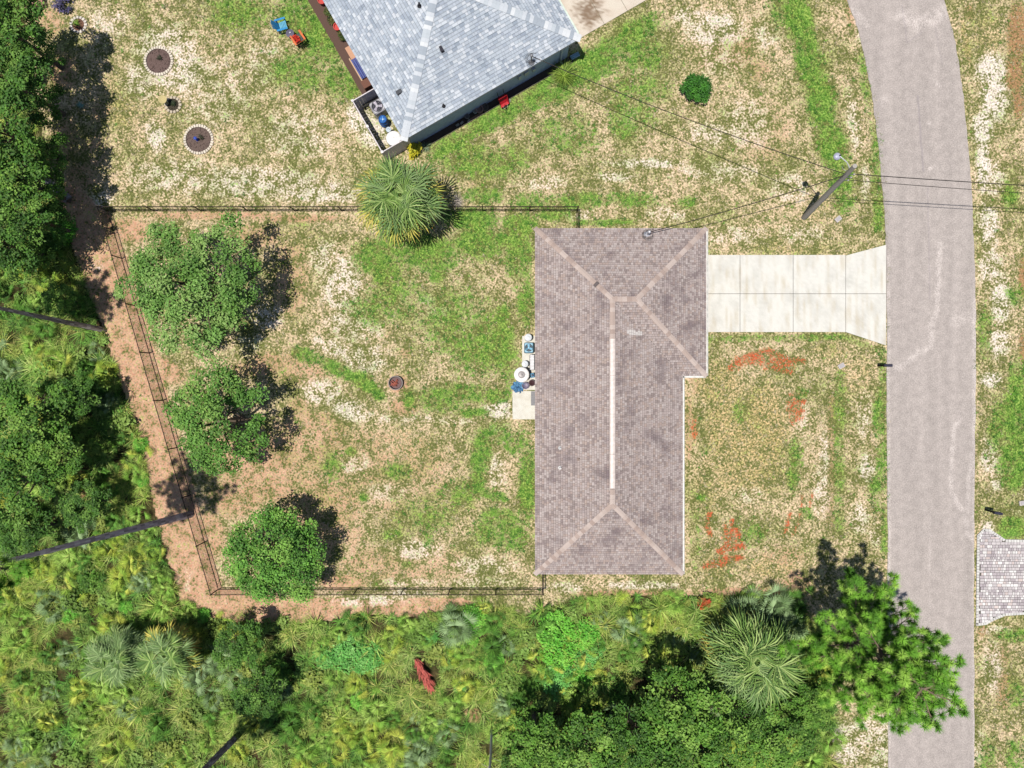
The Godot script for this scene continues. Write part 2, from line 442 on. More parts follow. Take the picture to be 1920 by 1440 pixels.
	# dry straw-coloured turf
	for a in [[1350, 720, 60, 60, 0, 0.7], [1370, 800, 70, 90, 0, 0.75], [1430, 800, 60, 110, 0, 0.85], [1400, 880, 90, 70, 0, 0.7], [1330, 900, 40, 80, 0, 0.5], [1340, 1060, 40, 30, 0, 0.6], [1440, 1060, 70, 30, 0, 0.6], [1550, 660, 60, 30, 0, 0.5], [1600, 700, 50, 50, 0, 0.5], [1310, 60, 40, 40, 0, 0.3], [230, 200, 40, 50, 0, 0.55], [200, 170, 30, 40, 0, 0.5], [620, 900, 100, 60, 0, 0.5], [850, 950, 80, 60, 0, 0.4], [760, 850, 80, 60, 0, 0.5], [1500, 460, 80, 20, 0, 0.5], [1530, 390, 40, 30, 0, 0.45], [1450, 450, 90, 30, 0, 0.5], [560, 450, 50, 30, 0, 0.4], [1850, 60, 40, 50, 0, 0.5], [1810, 80, 10, 60, -10, 0.7], [1835, 450, 6, 100, 0, 0.6]]:
		mblob(STRAW, a[0], a[1], a[2], a[3], a[4], a[5])
	# brown earth and pine straw by the far verge
	for a in [[1905, 60, 24, 70, 0, 0.9], [1900, 140, 22, 50, 0, 0.9], [1908, 190, 14, 40, 0, 0.8], [1915, 520, 10, 50, 0, 0.8], [1915, 650, 8, 40, 0, 0.8], [1870, 1230, 30, 30, 0, 0.5], [1880, 1290, 24, 50, 0, 0.55], [1840, 1180, 14, 14, 0, 0.6], [1340, 50, 8, 10, 0, 0.6], [750, 960, 24, 10, 0, 0.4], [640, 595, 18, 10, 0, 0.4], [1010, 1140, 20, 16, 0, 0.4], [40, 1120, 40, 20, 0, 0.5], [60, 1095, 30, 14, 0, 0.5], [690, 1180, 20, 10, 0, 0.3], [1815, 20, 14, 20, -10, 0.5]]:
		mblob(BROWN, a[0], a[1], a[2], a[3], a[4], a[5])
	# raked red clay marks in the front lawn
	mline(CLAY, [[1368, 688], [1385, 672], [1410, 662], [1440, 656], [1475, 672], [1505, 675]], 7.0, 0.95)
	mline(CLAY, [[1440, 660], [1452, 690], [1480, 695]], 6.0, 0.9)
	mline(CLAY, [[1398, 668], [1380, 690]], 5.0, 0.8)
	mline(CLAY, [[1478, 738], [1508, 736]], 4.0, 0.75)
	mline(CLAY, [[1475, 752], [1505, 750]], 5.0, 0.95)
	mline(CLAY, [[1474, 768], [1500, 768], [1482, 792]], 6.0, 0.95)
	mline(CLAY, [[1330, 962], [1322, 985], [1330, 1000]], 6.0, 0.85)
	mline(CLAY, [[1372, 975], [1366, 1010], [1350, 1036]], 5.0, 0.95)
	mline(CLAY, [[1358, 985], [1362, 1025], [1392, 1024], [1380, 990]], 5.0, 0.95)
	mline(CLAY, [[1345, 1030], [1390, 1022]], 5.5, 1.0)
	mline(CLAY, [[1318, 1060], [1350, 1046], [1388, 1042], [1350, 1058], [1320, 1060]], 5.0, 1.0)
	mline(CLAY, [[1502, 930], [1500, 960], [1485, 1000]], 4.0, 0.75)
	mline(CLAY, [[1480, 960], [1468, 1003]], 4.0, 0.7)
	mline(CLAY, [[1520, 925], [1516, 950]], 3.0, 0.65)
	mblob(CLAY, 1410, 672, 34, 13, 0, 0.85)
	mblob(CLAY, 1455, 680, 34, 16, 0, 0.8)
	mblob(CLAY, 1490, 765, 16, 30, 0, 0.7)
	mblob(CLAY, 1368, 1012, 20, 30, 0, 0.66)
	mblob(CLAY, 1355, 1050, 38, 10, -12, 0.85)
	mblob(CLAY, 1300, 800, 8, 26, 0, 0.5)

func lut(r: float, g: float, b: float) -> Vector3:
	# seen tone to an sRGB base colour, 0..255
	var c := tone(r, g, b).linear_to_srgb()
	return Vector3(c.r, c.g, c.b) * 255.0

func nimg(sd: int, freq: float, oct: int, w: int, h: int) -> PackedByteArray:
	var f := FastNoiseLite.new()
	f.noise_type = FastNoiseLite.TYPE_SIMPLEX_SMOOTH
	f.seed = sd
	f.frequency = freq
	f.fractal_octaves = oct
	f.fractal_gain = 0.6
	var im := f.get_image(w, h)
	im.convert(Image.FORMAT_L8)
	return im.get_data()

func mask_image(k0: int) -> PackedByteArray:
	var d := PackedByteArray()
	d.resize(MW * MH * 4)
	for i in MW * MH:
		for k in 4:
			d[i * 4 + k] = int(clamp(masks[k0 + k][i], 0.0, 1.0) * 255.0)
	var im := Image.create_from_data(MW, MH, false, Image.FORMAT_RGBA8, d)
	im.resize(GW, GH, Image.INTERPOLATE_CUBIC)
	return im.get_data()

func build_ground() -> void:
	paint_masks()
	var ma := mask_image(0)
	var mb := mask_image(4)
	var n1 := nimg(11, 0.21, 3, GW, GH)
	var n2 := nimg(12, 0.045, 4, GW, GH)
	var n3 := nimg(13, 0.33, 2, GW, GH)
	var n4 := nimg(14, 0.012, 3, GW, GH)
	var c_dry := lut(224, 198, 166)
	var c_olive := lut(112, 118, 66)
	var c_sand := lut(240, 227, 220)
	var c_green := lut(84, 136, 46)
	var c_green2 := lut(146, 176, 80)
	var c_litter := lut(232, 192, 162)
	var c_litter2 := lut(182, 132, 106)
	var c_clay := lut(190, 100, 66)
	var c_straw := lut(218, 186, 136)
	var c_brown := lut(172, 134, 98)
	var c_floor := lut(88, 76, 52)  # dark litter, colour deepened further to suggest shade between the plants
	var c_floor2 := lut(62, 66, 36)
	var out := PackedByteArray()
	out.resize(GW * GH * 3)
	for i in GW * GH:
		var f := n1[i] / 255.0 - 0.5
		var m := n2[i] / 255.0 - 0.5
		var s := n3[i] / 255.0 - 0.5
		var l := n4[i] / 255.0 - 0.5
		var j := i * 4
		var t := clampf(0.58 + f * 2.1 + m * 2.0 + s * 1.4 - l * 1.0, 0.0, 1.0)
		var c := c_olive.lerp(c_dry, t)
		var w := clampf((ma[j + 1] / 255.0 + 0.18 + f * 1.1 + m * 1.4 + s * 0.9 - 0.60) * 1.7, 0.0, 0.9)
		if mb[j] > 8:
			c = c.lerp(c_straw.lerp(c_olive, clampf(0.34 - f * 2.2 - s * 1.6, 0.0, 1.0)), clampf((mb[j] / 255.0 * 0.85 + m * 1.2 + f * 0.6 - 0.28) * 1.8, 0.0, 1.0))
		if ma[j + 2] > 8:
			c = c.lerp(c_litter.lerp(c_litter2, clampf(0.35 + f * 1.4 + s * 1.7, 0.0, 1.0)), clampf((ma[j + 2] / 255.0 + m * 1.0 + f * 0.9 + s * 0.4 - 0.36) * 2.2, 0.0, 1.0))
		if mb[j + 1] > 8:
			c = c.lerp(c_brown, clampf((mb[j + 1] / 255.0 + m * 0.8 + f * 0.9 + s * 0.6 - 0.35) * 2.6, 0.0, 1.0))
		c = c.lerp(c_sand, w)
		var g := clampf((ma[j] / 255.0 + 0.15 + l * 0.5 + m * 1.7 + f * 1.4 + s * 0.9 - 0.50) * 1.35, 0.0, 0.9)
		if g > 0.0:
			c = c.lerp(c_green.lerp(c_green2, clampf(0.35 + f * 1.6 + s * 1.5 + l, 0.0, 1.0)), g)
		if ma[j + 3] > 8:
			c = c.lerp(c_clay, clampf((ma[j + 3] / 255.0 + m * 1.5 + f * 1.5 + s * 1.1 - 0.46) * 1.7, 0.0, 1.0))
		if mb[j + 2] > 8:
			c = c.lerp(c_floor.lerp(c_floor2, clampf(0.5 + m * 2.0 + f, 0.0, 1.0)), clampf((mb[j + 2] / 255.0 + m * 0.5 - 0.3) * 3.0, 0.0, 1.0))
		var k := 1.0 + s * 0.55
		j = i * 3
		out[j] = clampi(int(c.x * k), 0, 255)
		out[j + 1] = clampi(int(c.y * k), 0, 255)
		out[j + 2] = clampi(int(c.z * k), 0, 255)
	var im := Image.create_from_data(GW, GH, false, Image.FORMAT_RGB8, out)
	ground_px = im
	var gm := StandardMaterial3D.new()
	gm.resource_name = "turf_and_sand"
	gm.albedo_texture = ImageTexture.create_from_image(im)
	gm.roughness = 0.95
	gm.metallic_specular = 0.15
	var tile := im.get_region(Rect2i(300, 150, 200, 130))
	var om := StandardMaterial3D.new()
	om.resource_name = "outer_turf"
	om.albedo_texture = ImageTexture.create_from_image(tile)
	om.uv1_triplanar = true
	om.uv1_world_triplanar = true
	om.uv1_scale = Vector3.ONE * 0.085
	om.roughness = 0.95
	var nx := 180; var nz := 136
	var v := PackedVector3Array(); var nn := PackedVector3Array(); var uv := PackedVector2Array(); var ix := PackedInt32Array()
	for z in nz + 1:
		for x in nx + 1:
			var wx := -36.0 + 72.0 * x / nx; var wz := -27.0 + 54.0 * z / nz
			var y := ground_h(wx, wz)
			v.append(Vector3(wx, y, wz))
			nn.append(Vector3(ground_h(wx - 0.1, wz) - ground_h(wx + 0.1, wz), 0.2, ground_h(wx, wz - 0.1) - ground_h(wx, wz + 0.1)).normalized())
			uv.append(Vector2(float(x) / nx, float(z) / nz))
	for z in nz:
		for x in nx:
			var a := z * (nx + 1) + x
			ix.append_array(PackedInt32Array([a, a + 1, a + nx + 2, a, a + nx + 2, a + nx + 1]))
	var arr := []
	arr.resize(Mesh.ARRAY_MAX)
	arr[Mesh.ARRAY_VERTEX] = v; arr[Mesh.ARRAY_NORMAL] = nn; arr[Mesh.ARRAY_TEX_UV] = uv; arr[Mesh.ARRAY_INDEX] = ix
	var mesh := ArrayMesh.new()
	mesh.add_surface_from_arrays(Mesh.PRIMITIVE_TRIANGLES, arr)
	mesh.surface_set_material(0, gm)
	var b := MB.new()
	var w := Color.WHITE
	var E := 300.0
	for q in [[-E, -E, E, -27.0], [-E, 27.0, E, E], [-E, -27.0, -36.0, 27.0], [36.0, -27.0, E, 27.0]]:
		b.quad(Vector3(q[0], 0, q[3]), Vector3(q[2], 0, q[3]), Vector3(q[2], 0, q[1]), Vector3(q[0], 0, q[1]), w)
	var ra := []
	ra.resize(Mesh.ARRAY_MAX)
	ra[Mesh.ARRAY_VERTEX] = b.v; ra[Mesh.ARRAY_NORMAL] = b.n
	mesh.add_surface_from_arrays(Mesh.PRIMITIVE_TRIANGLES, ra)
	mesh.surface_set_material(1, om)
	var o := MeshInstance3D.new()
	o.name = "ground"
	o.mesh = mesh
	o.set_meta("kind", "structure")
	add_child(o)

var ground_px: Image

# ---------------------------------------------------------------- road and driveways
const ROAD_L := [[1130, -900], [1330, -500], [1460, -260], [1540, -110], [1588, 0], [1606, 45], [1621, 105], [1634, 175], [1645, 255], [1653, 335], [1660, 420], [1662, 500], [1663, 700], [1664, 1000], [1665, 1300], [1667, 1500], [1667, 2600], [1667, 6000]]
const ROAD_R := [[1300, -960], [1500, -560], [1640, -310], [1725, -130], [1770, 0], [1791, 80], [1805, 170], [1814, 260], [1822, 370], [1826, 470], [1829, 560], [1829, 700], [1827, 880], [1826, 1000], [1826, 1300], [1826, 1500], [1826, 2600], [1826, 6000]]

func build_road() -> void:
	var w := 320; var h := 1536
	var n1 := nimg(31, 0.35, 2, w, h)
	var n2 := nimg(32, 0.05, 4, w, h)
	var st := FastNoiseLite.new()
	st.seed = 33; st.frequency = 0.035; st.fractal_octaves = 3
	var pale := PackedFloat32Array(); pale.resize(w * h)
	var dark := PackedFloat32Array(); dark.resize(w * h)
	# map: plan x 1560..1880, plan y -48..1488, one texel per plan unit
	for ln in [[[[1762, 455], [1760, 500], [1757, 560], [1755, 590], [1746, 600], [1744, 650], [1720, 660], [1700, 680], [1680, 690]], 5.0, 0.55], [[[1800, 782], [1788, 800], [1783, 860], [1782, 920], [1795, 945], [1808, 962], [1812, 1000], [1822, 1010]], 4.0, 0.6], [[[1822, 850], [1815, 900], [1813, 960]], 4.0, 0.45], [[[1690, 30], [1720, 45], [1760, 30], [1775, 20]], 12.0, 0.6], [[[1600, 20], [1625, 45]], 7.0, 0.4], [[[1790, 600], [1815, 595]], 10.0, 0.35], [[[1760, 160], [1757, 158]], 4.0, 0.7], [[[1744, 315], [1741, 316]], 3.0, 0.8], [[[1740, 230], [1742, 231]], 3.0, 0.7], [[[1826, 560], [1826, 1500]], 3.5, 0.55], [[[1665, 470], [1666, 1500]], 3.0, 0.45], [[[1652, 190], [1655, 188]], 7.0, 0.4], [[[1743, 960], [1742, 1060], [1743, 1200]], 2.0, 0.25]]:
		road_line(pale, w, h, ln[0], ln[1], ln[2])
	for ln in [[[[1720, 180], [1725, 260], [1730, 320]], 1.6, 0.6], [[[1738, 350], [1741, 480], [1742, 560]], 1.2, 0.4], [[[1690, 10], [1700, 80], [1728, 60]], 1.2, 0.35], [[[1752, 50], [1765, 120]], 1.2, 0.3]]:
		road_line(dark, w, h, ln[0], ln[1], ln[2])
	var c0 := lut(181, 172, 167); var c1 := lut(216, 206, 201); var c2 := lut(150, 142, 146)
	var out := PackedByteArray(); out.resize(w * h * 3)
	for y in h:
		for x in w:
			var i := y * w + x
			var f := n1[i] / 255.0 - 0.5; var m := n2[i] / 255.0 - 0.5
			var t := st.get_noise_2d(x + 6.0 * sin(y * 0.01), y * 0.035)
			var c := c0.lerp(c1, clampf(pale[i] * (0.75 + f * 1.4 + m * 0.9), 0.0, 1.0))
			c = c.lerp(c2, clampf(dark[i] * (0.7 + f), 0.0, 1.0))
			var k := 1.0 + f * 0.30 + m * 0.13 + t * 0.05
			out[i * 3] = clampi(int(c.x * k), 0, 255); out[i * 3 + 1] = clampi(int(c.y * k), 0, 255); out[i * 3 + 2] = clampi(int(c.z * k), 0, 255)
	var rm := StandardMaterial3D.new()
	rm.resource_name = "weathered_asphalt"
	rm.albedo_texture = ImageTexture.create_from_image(Image.create_from_data(w, h, false, Image.FORMAT_RGB8, out))
	rm.roughness = 0.9
	rm.metallic_specular = 0.2
	var b := MB.new()
	var up := Vector3.UP
	var L := fine(ROAD_L); var R := fine(ROAD_R)
	for i in L.size() - 1:
		var e := [L[i], L[i + 1], R[i + 1], R[i]]
		var p := []
		for q in 4:
			var j: float = (wob.get_noise_2d(e[q].x * 0.07, e[q].y * 0.13) * 2.5) if e[q].y > -60.0 else 0.0
			p.append(W(e[q].x + j, e[q].y) + up * 0.035)
		b.quad(p[0], p[1], p[2], p[3], Color.WHITE)
		for q in [0, 2, 1, 0, 3, 2]:
			b.uv.append(Vector2((e[q].x - 1560.0) / 320.0, (e[q].y + 48.0) / 1536.0))
		for s in [[p[0], p[1], -1.0], [p[2], p[3], 1.0]]:
			var dn := Vector3(0.03 * s[2], -0.06, 0)
			b.quad(s[1], s[0], s[0] + dn, s[1] + dn, Color.WHITE)
			for q in 6: b.uv.append(Vector2(0.5, 0.5))
	var o := part(self, "road", b, rm)
	o.set_meta("kind", "structure")

func fine(a: Array) -> Array:
	var r := []
	for i in a.size() - 1:
		var n: int = 8 if a[i][1] > -60 and a[i][1] < 1500 else 2
		for k in n:
			r.append(Vector2(a[i][0], a[i][1]).lerp(Vector2(a[i + 1][0], a[i + 1][1]), float(k) / n))
	r.append(Vector2(a[-1][0], a[-1][1]))
	return r

func road_line(m: PackedFloat32Array, w: int, h: int, pts: Array, wd: float, st: float) -> void:
	for s in pts.size() - 1:
		var a := Vector2(pts[s][0] - 1560.0, pts[s][1] + 48.0); var b := Vector2(pts[s + 1][0] - 1560.0, pts[s + 1][1] + 48.0)
		for y in range(max(0, int(min(a.y, b.y) - wd * 2)), min(h, int(max(a.y, b.y) + wd * 2) + 1)):
			for x in range(max(0, int(min(a.x, b.x) - wd * 2)), min(w, int(max(a.x, b.x) + wd * 2) + 1)):
				var p := Vector2(x, y)
				var d := p.distance_to(Geometry2D.get_closest_point_to_segment(p, a, b)) / wd
				m[y * w + x] = max(m[y * w + x], st * (1.0 - smoothstep(0.3, 1.8, d)))

func slab(parent: Node, called: String, q: Array, y: float, th: float, col: Callable, cell := 0.14) -> void:
	# a concrete panel on the four ground points q (clockwise seen from above), coloured point by point
	var b := MB.new()
	var u: float = max(q[0].distance_to(q[1]), q[3].distance_to(q[2])); var v: float = max(q[0].distance_to(q[3]), q[1].distance_to(q[2]))
	var nu: int = max(1, int(u / cell)); var nv: int = max(1, int(v / cell))
	var at := func(i: int, j: int) -> Vector3:
		var p: Vector3 = (q[0].lerp(q[1], float(i) / nu)).lerp(q[3].lerp(q[2], float(i) / nu), float(j) / nv)
		return Vector3(p.x, y, p.z)
	for i in nu:
		for j in nv:
			var ps := [at.call(i, j), at.call(i, j + 1), at.call(i + 1, j + 1), at.call(i + 1, j)]
			for t in [0, 2, 1, 0, 3, 2]:
				b.v.append(ps[t]); b.n.append(Vector3.UP); b.c.append(col.call(ps[t]))
	for k in 4:
		var a: Vector3 = q[k]; var e: Vector3 = q[(k + 1) % 4]
		b.quad(Vector3(a.x, y, a.z), Vector3(e.x, y, e.z), Vector3(e.x, y - th, e.z), Vector3(a.x, y - th, a.z), tone(190, 186, 176))
	part(parent, called, b, M.concrete)

func inset(q: Array, d: float) -> Array:
	var c: Vector3 = (q[0] + q[1] + q[2] + q[3]) / 4.0
	var r := []
	for p in q:
		var s: Vector3 = (p - c)
		r.append(p - Vector3(sign(s.x) * d, 0, sign(s.z) * d))
	return r

func build_driveways() -> void:
	var dcol := func(p: Vector3) -> Color:
		var c := tone(249, 247, 239)
		var n := wob.get_noise_2d(p.x * 0.9, p.z * 0.5); var s := wob.get_noise_2d(p.x * 2.6 + 40.0, p.z * 0.35); var f := wob.get_noise_2d(p.x * 3.1, p.z * 5.0 + 9.0)
		c = blend(c, tone(220, 218, 210), 0.18 + n * 0.8 + f * 0.4)
		return blend(c, tone(220, 208, 184), s * 1.2 - 0.06)
	var d := struct("driveway")
	var xs := [1316.0, 1387.0, 1486.5, 1585.0]
	for i in 3:
		for j in 2:
			var y0: float = 478.0 if j == 0 else 551.0
			var y1: float = 551.0 if j == 0 else 623.0
			slab(d, "slab", inset([W(xs[i], y0), W(xs[i + 1], y0), W(xs[i + 1], y1), W(xs[i], y1)], 0.013), 0.06, 0.12, dcol)
	slab(d, "slab", inset([W(1585, 479), W(1661, 459), W(1661, 551), W(1585, 551)], 0.013), 0.055, 0.12, dcol)
	slab(d, "slab", inset([W(1585, 551), W(1661, 551), W(1661, 648), W(1585, 623)], 0.013), 0.055, 0.12, dcol)
	var joint := MB.new()
	joint.quad(W(1318, 622) + Vector3(0, 0.045, 0), W(1584, 622) + Vector3(0, 0.045, 0), W(1584, 480) + Vector3(0, 0.045, 0), W(1318, 480) + Vector3(0, 0.045, 0), tone(70, 66, 58))
	joint.quad(W(1584, 622) + Vector3(0, 0.045, 0), W(1660, 646) + Vector3(0, 0.045, 0), W(1660, 461) + Vector3(0, 0.045, 0), W(1584, 480) + Vector3(0, 0.045, 0), tone(70, 66, 58))
	part(d, "joint_bed", joint, M.concrete)
	# the neighbour's apron with its rust-brown oil stain
	var u := NU; var v := NV
	var q0 := W(1090, 71)
	var ncol := func(p: Vector3) -> Color:
		var c := tone(240, 228, 212)
		var n := wob.get_noise_2d(p.x * 0.8, p.z * 0.8); var f := wob.get_noise_2d(p.x * 4.0, p.z * 4.0)
		c = blend(c, tone(222, 204, 184), 0.2 + n + f * 0.3)
		var s := W(1103, 22)
		var r := Vector2(p.x - s.x, p.z - s.z).length()
		return blend(c, tone(132, 104, 76), clamp(1.15 - r / 1.0 + f * 0.9 + n * 0.5, 0.0, 0.85))
	var nd := struct("neighbour_driveway")
	for i in 3:
		for j in 3:
			var a: Vector3 = q0 + u * (i * 1.75 + 0.012) + v * (j * 3.2 + 0.012)
			slab(nd, "slab", [a + v * 3.176, a + v * 3.176 + u * 1.726, a + u * 1.726, a], 0.05, 0.1, ncol)
	# pavers across the street
	var pd := struct("paver_driveway")
	var poly := pv([1831, 1003, 1843, 991, 1856, 992, 1884, 1011, 1990, 1013, 1990, 1152, 1920, 1152, 1884, 1154, 1862, 1163, 1848, 1171, 1829, 1173])
	var bed := MB.new()
	var ids := Geometry2D.triangulate_polygon(poly)
	for k in ids.size() / 3:
		var a := W(poly[ids[k * 3]].x, poly[ids[k * 3]].y); var b2 := W(poly[ids[k * 3 + 1]].x, poly[ids[k * 3 + 1]].y); var c2 := W(poly[ids[k * 3 + 2]].x, poly[ids[k * 3 + 2]].y)
		for p in ([a, c2, b2] if (b2 - a).cross(c2 - a).y > 0 else [a, b2, c2]):
			bed.v.append(p + Vector3(0, 0.03, 0)); bed.n.append(Vector3.UP); bed.c.append(tone(120, 116, 110))
	part(pd, "paver_bed", bed, M.mulch)
	var pav := MB.new()
	var inner := Geometry2D.offset_polygon(poly, -5.0)[0]
	var y := 992.0
	while y < 1174.0:
		var x := 1826.0 + rng.randf_range(0, 6)
		var hgt: float = [4.2, 5.6, 5.6][rng.randi() % 3]
		while x < 1990.0:
			var wd: float = [4.2, 5.6, 8.4][rng.randi() % 3]
			var ctr := Vector2(x + wd * 0.5, y + hgt * 0.5)
			if Geometry2D.is_point_in_polygon(ctr, inner):
				var t := rng.randf()
				var c := tone(222, 214, 215)
				if t < 0.25: c = tone(252, 248, 246)
				elif t < 0.4: c = tone(200, 190, 194)
				elif t < 0.5: c = tone(232, 216, 212)
				pav.box(W(ctr.x, ctr.y) + Vector3(0, 0.045 + rng.randf_range(0, 0.004), 0), Vector3((wd - 0.55) / 28.48, 0.05, (hgt - 0.55) / 28.48), Basis.IDENTITY, vary(c, 0.1))
			x += wd
		y += hgt
	var po := part(pd, "paver", pav, M.stone)
	po.set_meta("kind", "stuff")
	var bord := MB.new()
	for k in poly.size():
		var a := poly[k]; var e := poly[(k + 1) % poly.size()]
		if a.x > 1985 and e.x > 1985: continue
		var n := int(a.distance_to(e) / 5.4) + 1
		var dir := (e - a).normalized()
		for i in n:
			var p := a.lerp(e, (i + 0.5) / n) + dir.orthogonal() * -2.4
			var bs := Basis(Vector3(dir.x, 0, dir.y), Vector3.UP, Vector3(-dir.y, 0, dir.x))
			bord.box(W(p.x, p.y) + Vector3(0, 0.047, 0), Vector3(a.distance_to(e) / n / 28.48 - 0.02, 0.06, 0.17), bs, vary(tone(236, 234, 230), 0.12))
	var bo := part(pd, "border_paver", bord, M.stone)
	bo.set_meta("kind", "stuff")

# ---------------------------------------------------------------- roofs
func shingles(mb: MB, poly: Array, expo: float, tabs: Array, col: Callable, shadow_band: float) -> void:
	# real overlapping tabs on the planar convex face poly, whose first edge is the eave
	var o: Vector3 = poly[0]
	var e: Vector3 = (poly[1] - poly[0]).normalized()
	var nn: Vector3 = (poly[1] - poly[0]).cross(poly[2] - poly[0]).normalized()
	if nn.y < 0: nn = -nn
	var s := nn.cross(e).normalized()
	if s.y < 0:
		o = poly[1]
		e = -e
		s = nn.cross(e).normalized()
	var p2 := []
	var top := 0.0
	for p in poly:
		p2.append(Vector2((p - o).dot(e), (p - o).dot(s)))
		top = max(top, p2[-1].y)
	var span := func(b: float) -> Vector2:
		var lo := 1e9; var hi := -1e9
		for i in p2.size():
			var a: Vector2 = p2[i]; var c: Vector2 = p2[(i + 1) % p2.size()]
			if (a.y <= b and c.y >= b) or (c.y <= b and a.y >= b):
				if abs(a.y - c.y) < 1e-6:
					lo = min(lo, min(a.x, c.x)); hi = max(hi, max(a.x, c.x))
				else:
					var x: float = a.x + (c.x - a.x) * (b - a.y) / (c.y - a.y)
					lo = min(lo, x); hi = max(hi, x)
		return Vector2(lo, hi)
	var b0 := 0.0
	while b0 < top - 0.02:
		var b1: float = min(b0 + expo, top - 0.001)
		var s0: Vector2 = span.call(b0 + 0.0005); var s1: Vector2 = span.call(b1)
		var lo: float = min(s0.x, s1.x); var hi: float = max(s0.y, s1.y)
		var a := lo - rng.randf_range(0.0, 0.25)
		while a < hi:
			var w: float = tabs[rng.randi() % tabs.size()] * rng.randf_range(0.9, 1.1)
			var g := 0.005
			var l0 := clampf(a + g, s0.x, s0.y); var r0 := clampf(a + w - g, s0.x, s0.y)
			var l1 := clampf(a + g, s1.x, s1.y); var r1 := clampf(a + w - g, s1.x, s1.y)
			if r0 - l0 + r1 - l1 > 0.03:
				var t := rng.randf_range(0.012, 0.026)
				var pa := o + e * l0 + s * b0 + nn * t; var pb := o + e * r0 + s * b0 + nn * t
				var pc := o + e * r1 + s * (b1 + 0.02) + nn * 0.006; var pd := o + e * l1 + s * (b1 + 0.02) + nn * 0.006
				var cc: Color = col.call((pa + pc) * 0.5)
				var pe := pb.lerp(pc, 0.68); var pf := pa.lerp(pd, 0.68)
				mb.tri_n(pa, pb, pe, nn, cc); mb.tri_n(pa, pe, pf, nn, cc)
				var cs := Color(cc.r * shadow_band, cc.g * shadow_band, cc.b * shadow_band)  # upper strip darkened in colour, standing in for the shadow line between courses
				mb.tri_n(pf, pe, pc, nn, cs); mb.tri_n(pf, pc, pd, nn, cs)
				mb.quad(pa - nn * t, pb - nn * t, pb, pa, cc.darkened(0.3))
			a += w
		b0 += expo

func cap_mesh(col: Color, drop: float, half: float) -> ArrayMesh:
	# one bent ridge-cap shingle, 0.34 m long along z, its butt end lifted
	var b := MB.new()
	for s in [-1.0, 1.0]:
		var a0 := Vector3(0, 0.028, -0.15); var a1 := Vector3(0, 0.008, 0.19)
		var e0 := Vector3(s * half, 0.028 - drop, -0.15); var e1 := Vector3(s * half, 0.008 - drop, 0.19)
		if s > 0: b.quad(a0, a1, e1, e0, col)
		else: b.quad(a0, e0, e1, a1, col)
		var dn := Vector3(0, -0.026, 0)
		if s > 0: b.quad(a0, e0, e0 + dn, a0 + dn, col)
		else: b.quad(e0, a0, a0 + dn, e0 + dn, col)
		b.quad(e0, e1, e1 + dn, e0 + dn, col)
	return b.mesh()

func ridge_caps(roof: Node, a: Vector3, e: Vector3, ms: Array, step := 0.25) -> void:
	var d := (e - a).normalized()
	var x := Vector3.UP.cross(d).normalized()
	var y := d.cross(x).normalized()
	var n := int(a.distance_to(e) / step)
	for i in n:
		var o := part(roof, "ridge_cap", ms[rng.randi() % ms.size()], M.shingle)
		o.transform = Transform3D(Basis(x, y, d), a.lerp(e, (i + 0.5) / n) + y * 0.02)

func deck(mb: MB, poly: Array, col: Color) -> void:
	for i in range(1, poly.size() - 1):
		mb.tri(poly[0], poly[i], poly[i + 1], col)

func vent_pipe(house: Node, at: Vector3, r: float, h: float, col: Color) -> void:
	var b := MB.new()
	b.lathe([[r * 2.6, 0.0], [r * 2.4, 0.03], [r * 1.1, 0.07], [r, 0.09], [r, h], [r * 0.7, h], [r * 0.7, h - 0.06], [0.0, h - 0.06]], 12, at, col)
	part(house, "vent_pipe", b, M.plastic)

func box_vent(house: Node, at: Vector3, size: Vector3, bs: Basis, col: Color) -> void:
	var b := MB.new()
	b.box(at + Vector3(0, 0.02, 0), Vector3(size.x * 1.35, 0.02, size.z * 1.35), bs, col)
	b.box(at + Vector3(0, 0.02 + size.y * 0.5, 0), size, bs, col)
	b.box(at + bs * Vector3(0, size.y + 0.02, 0), Vector3(size.x * 1.1, 0.03, size.z * 1.15), bs, col)
	part(house, "roof_vent", b, M.metal)

func weatherhead(house: Node, at: Vector3, h: float, pole: Color) -> void:
	var b := MB.new()
	b.lathe([[0.22, -0.02], [0.2, 0.02], [0.06, 0.12], [0.045, 0.14], [0.045, h], [0.085, h], [0.1, h + 0.07], [0.05, h + 0.15], [0.0, h + 0.16]], 12, at, pole)
	var m := part(house, "service_mast", b, M.metal)
	var c := MB.new()
	for k in 3:
		var pts := []
		var rr := 0.24 + 0.08 * k
		for i in 11:
			var t := i / 10.0
			var a := t * TAU * 0.72 + k * 0.5
			pts.append(at + Vector3(cos(a) * rr, h + 0.02 - 0.22 * sin(t * PI), sin(a) * rr * 0.8 + 0.1))
		var rad := []
		for i in 11: rad.append(0.012)
		c.tube(pts, rad, 5, tone(44, 40, 42))
	part(m, "cable_loop", c, M.wire)

# ---------------------------------------------------------------- the brown-roofed house
const EAVE := 2.7
const PITCH := 0.345

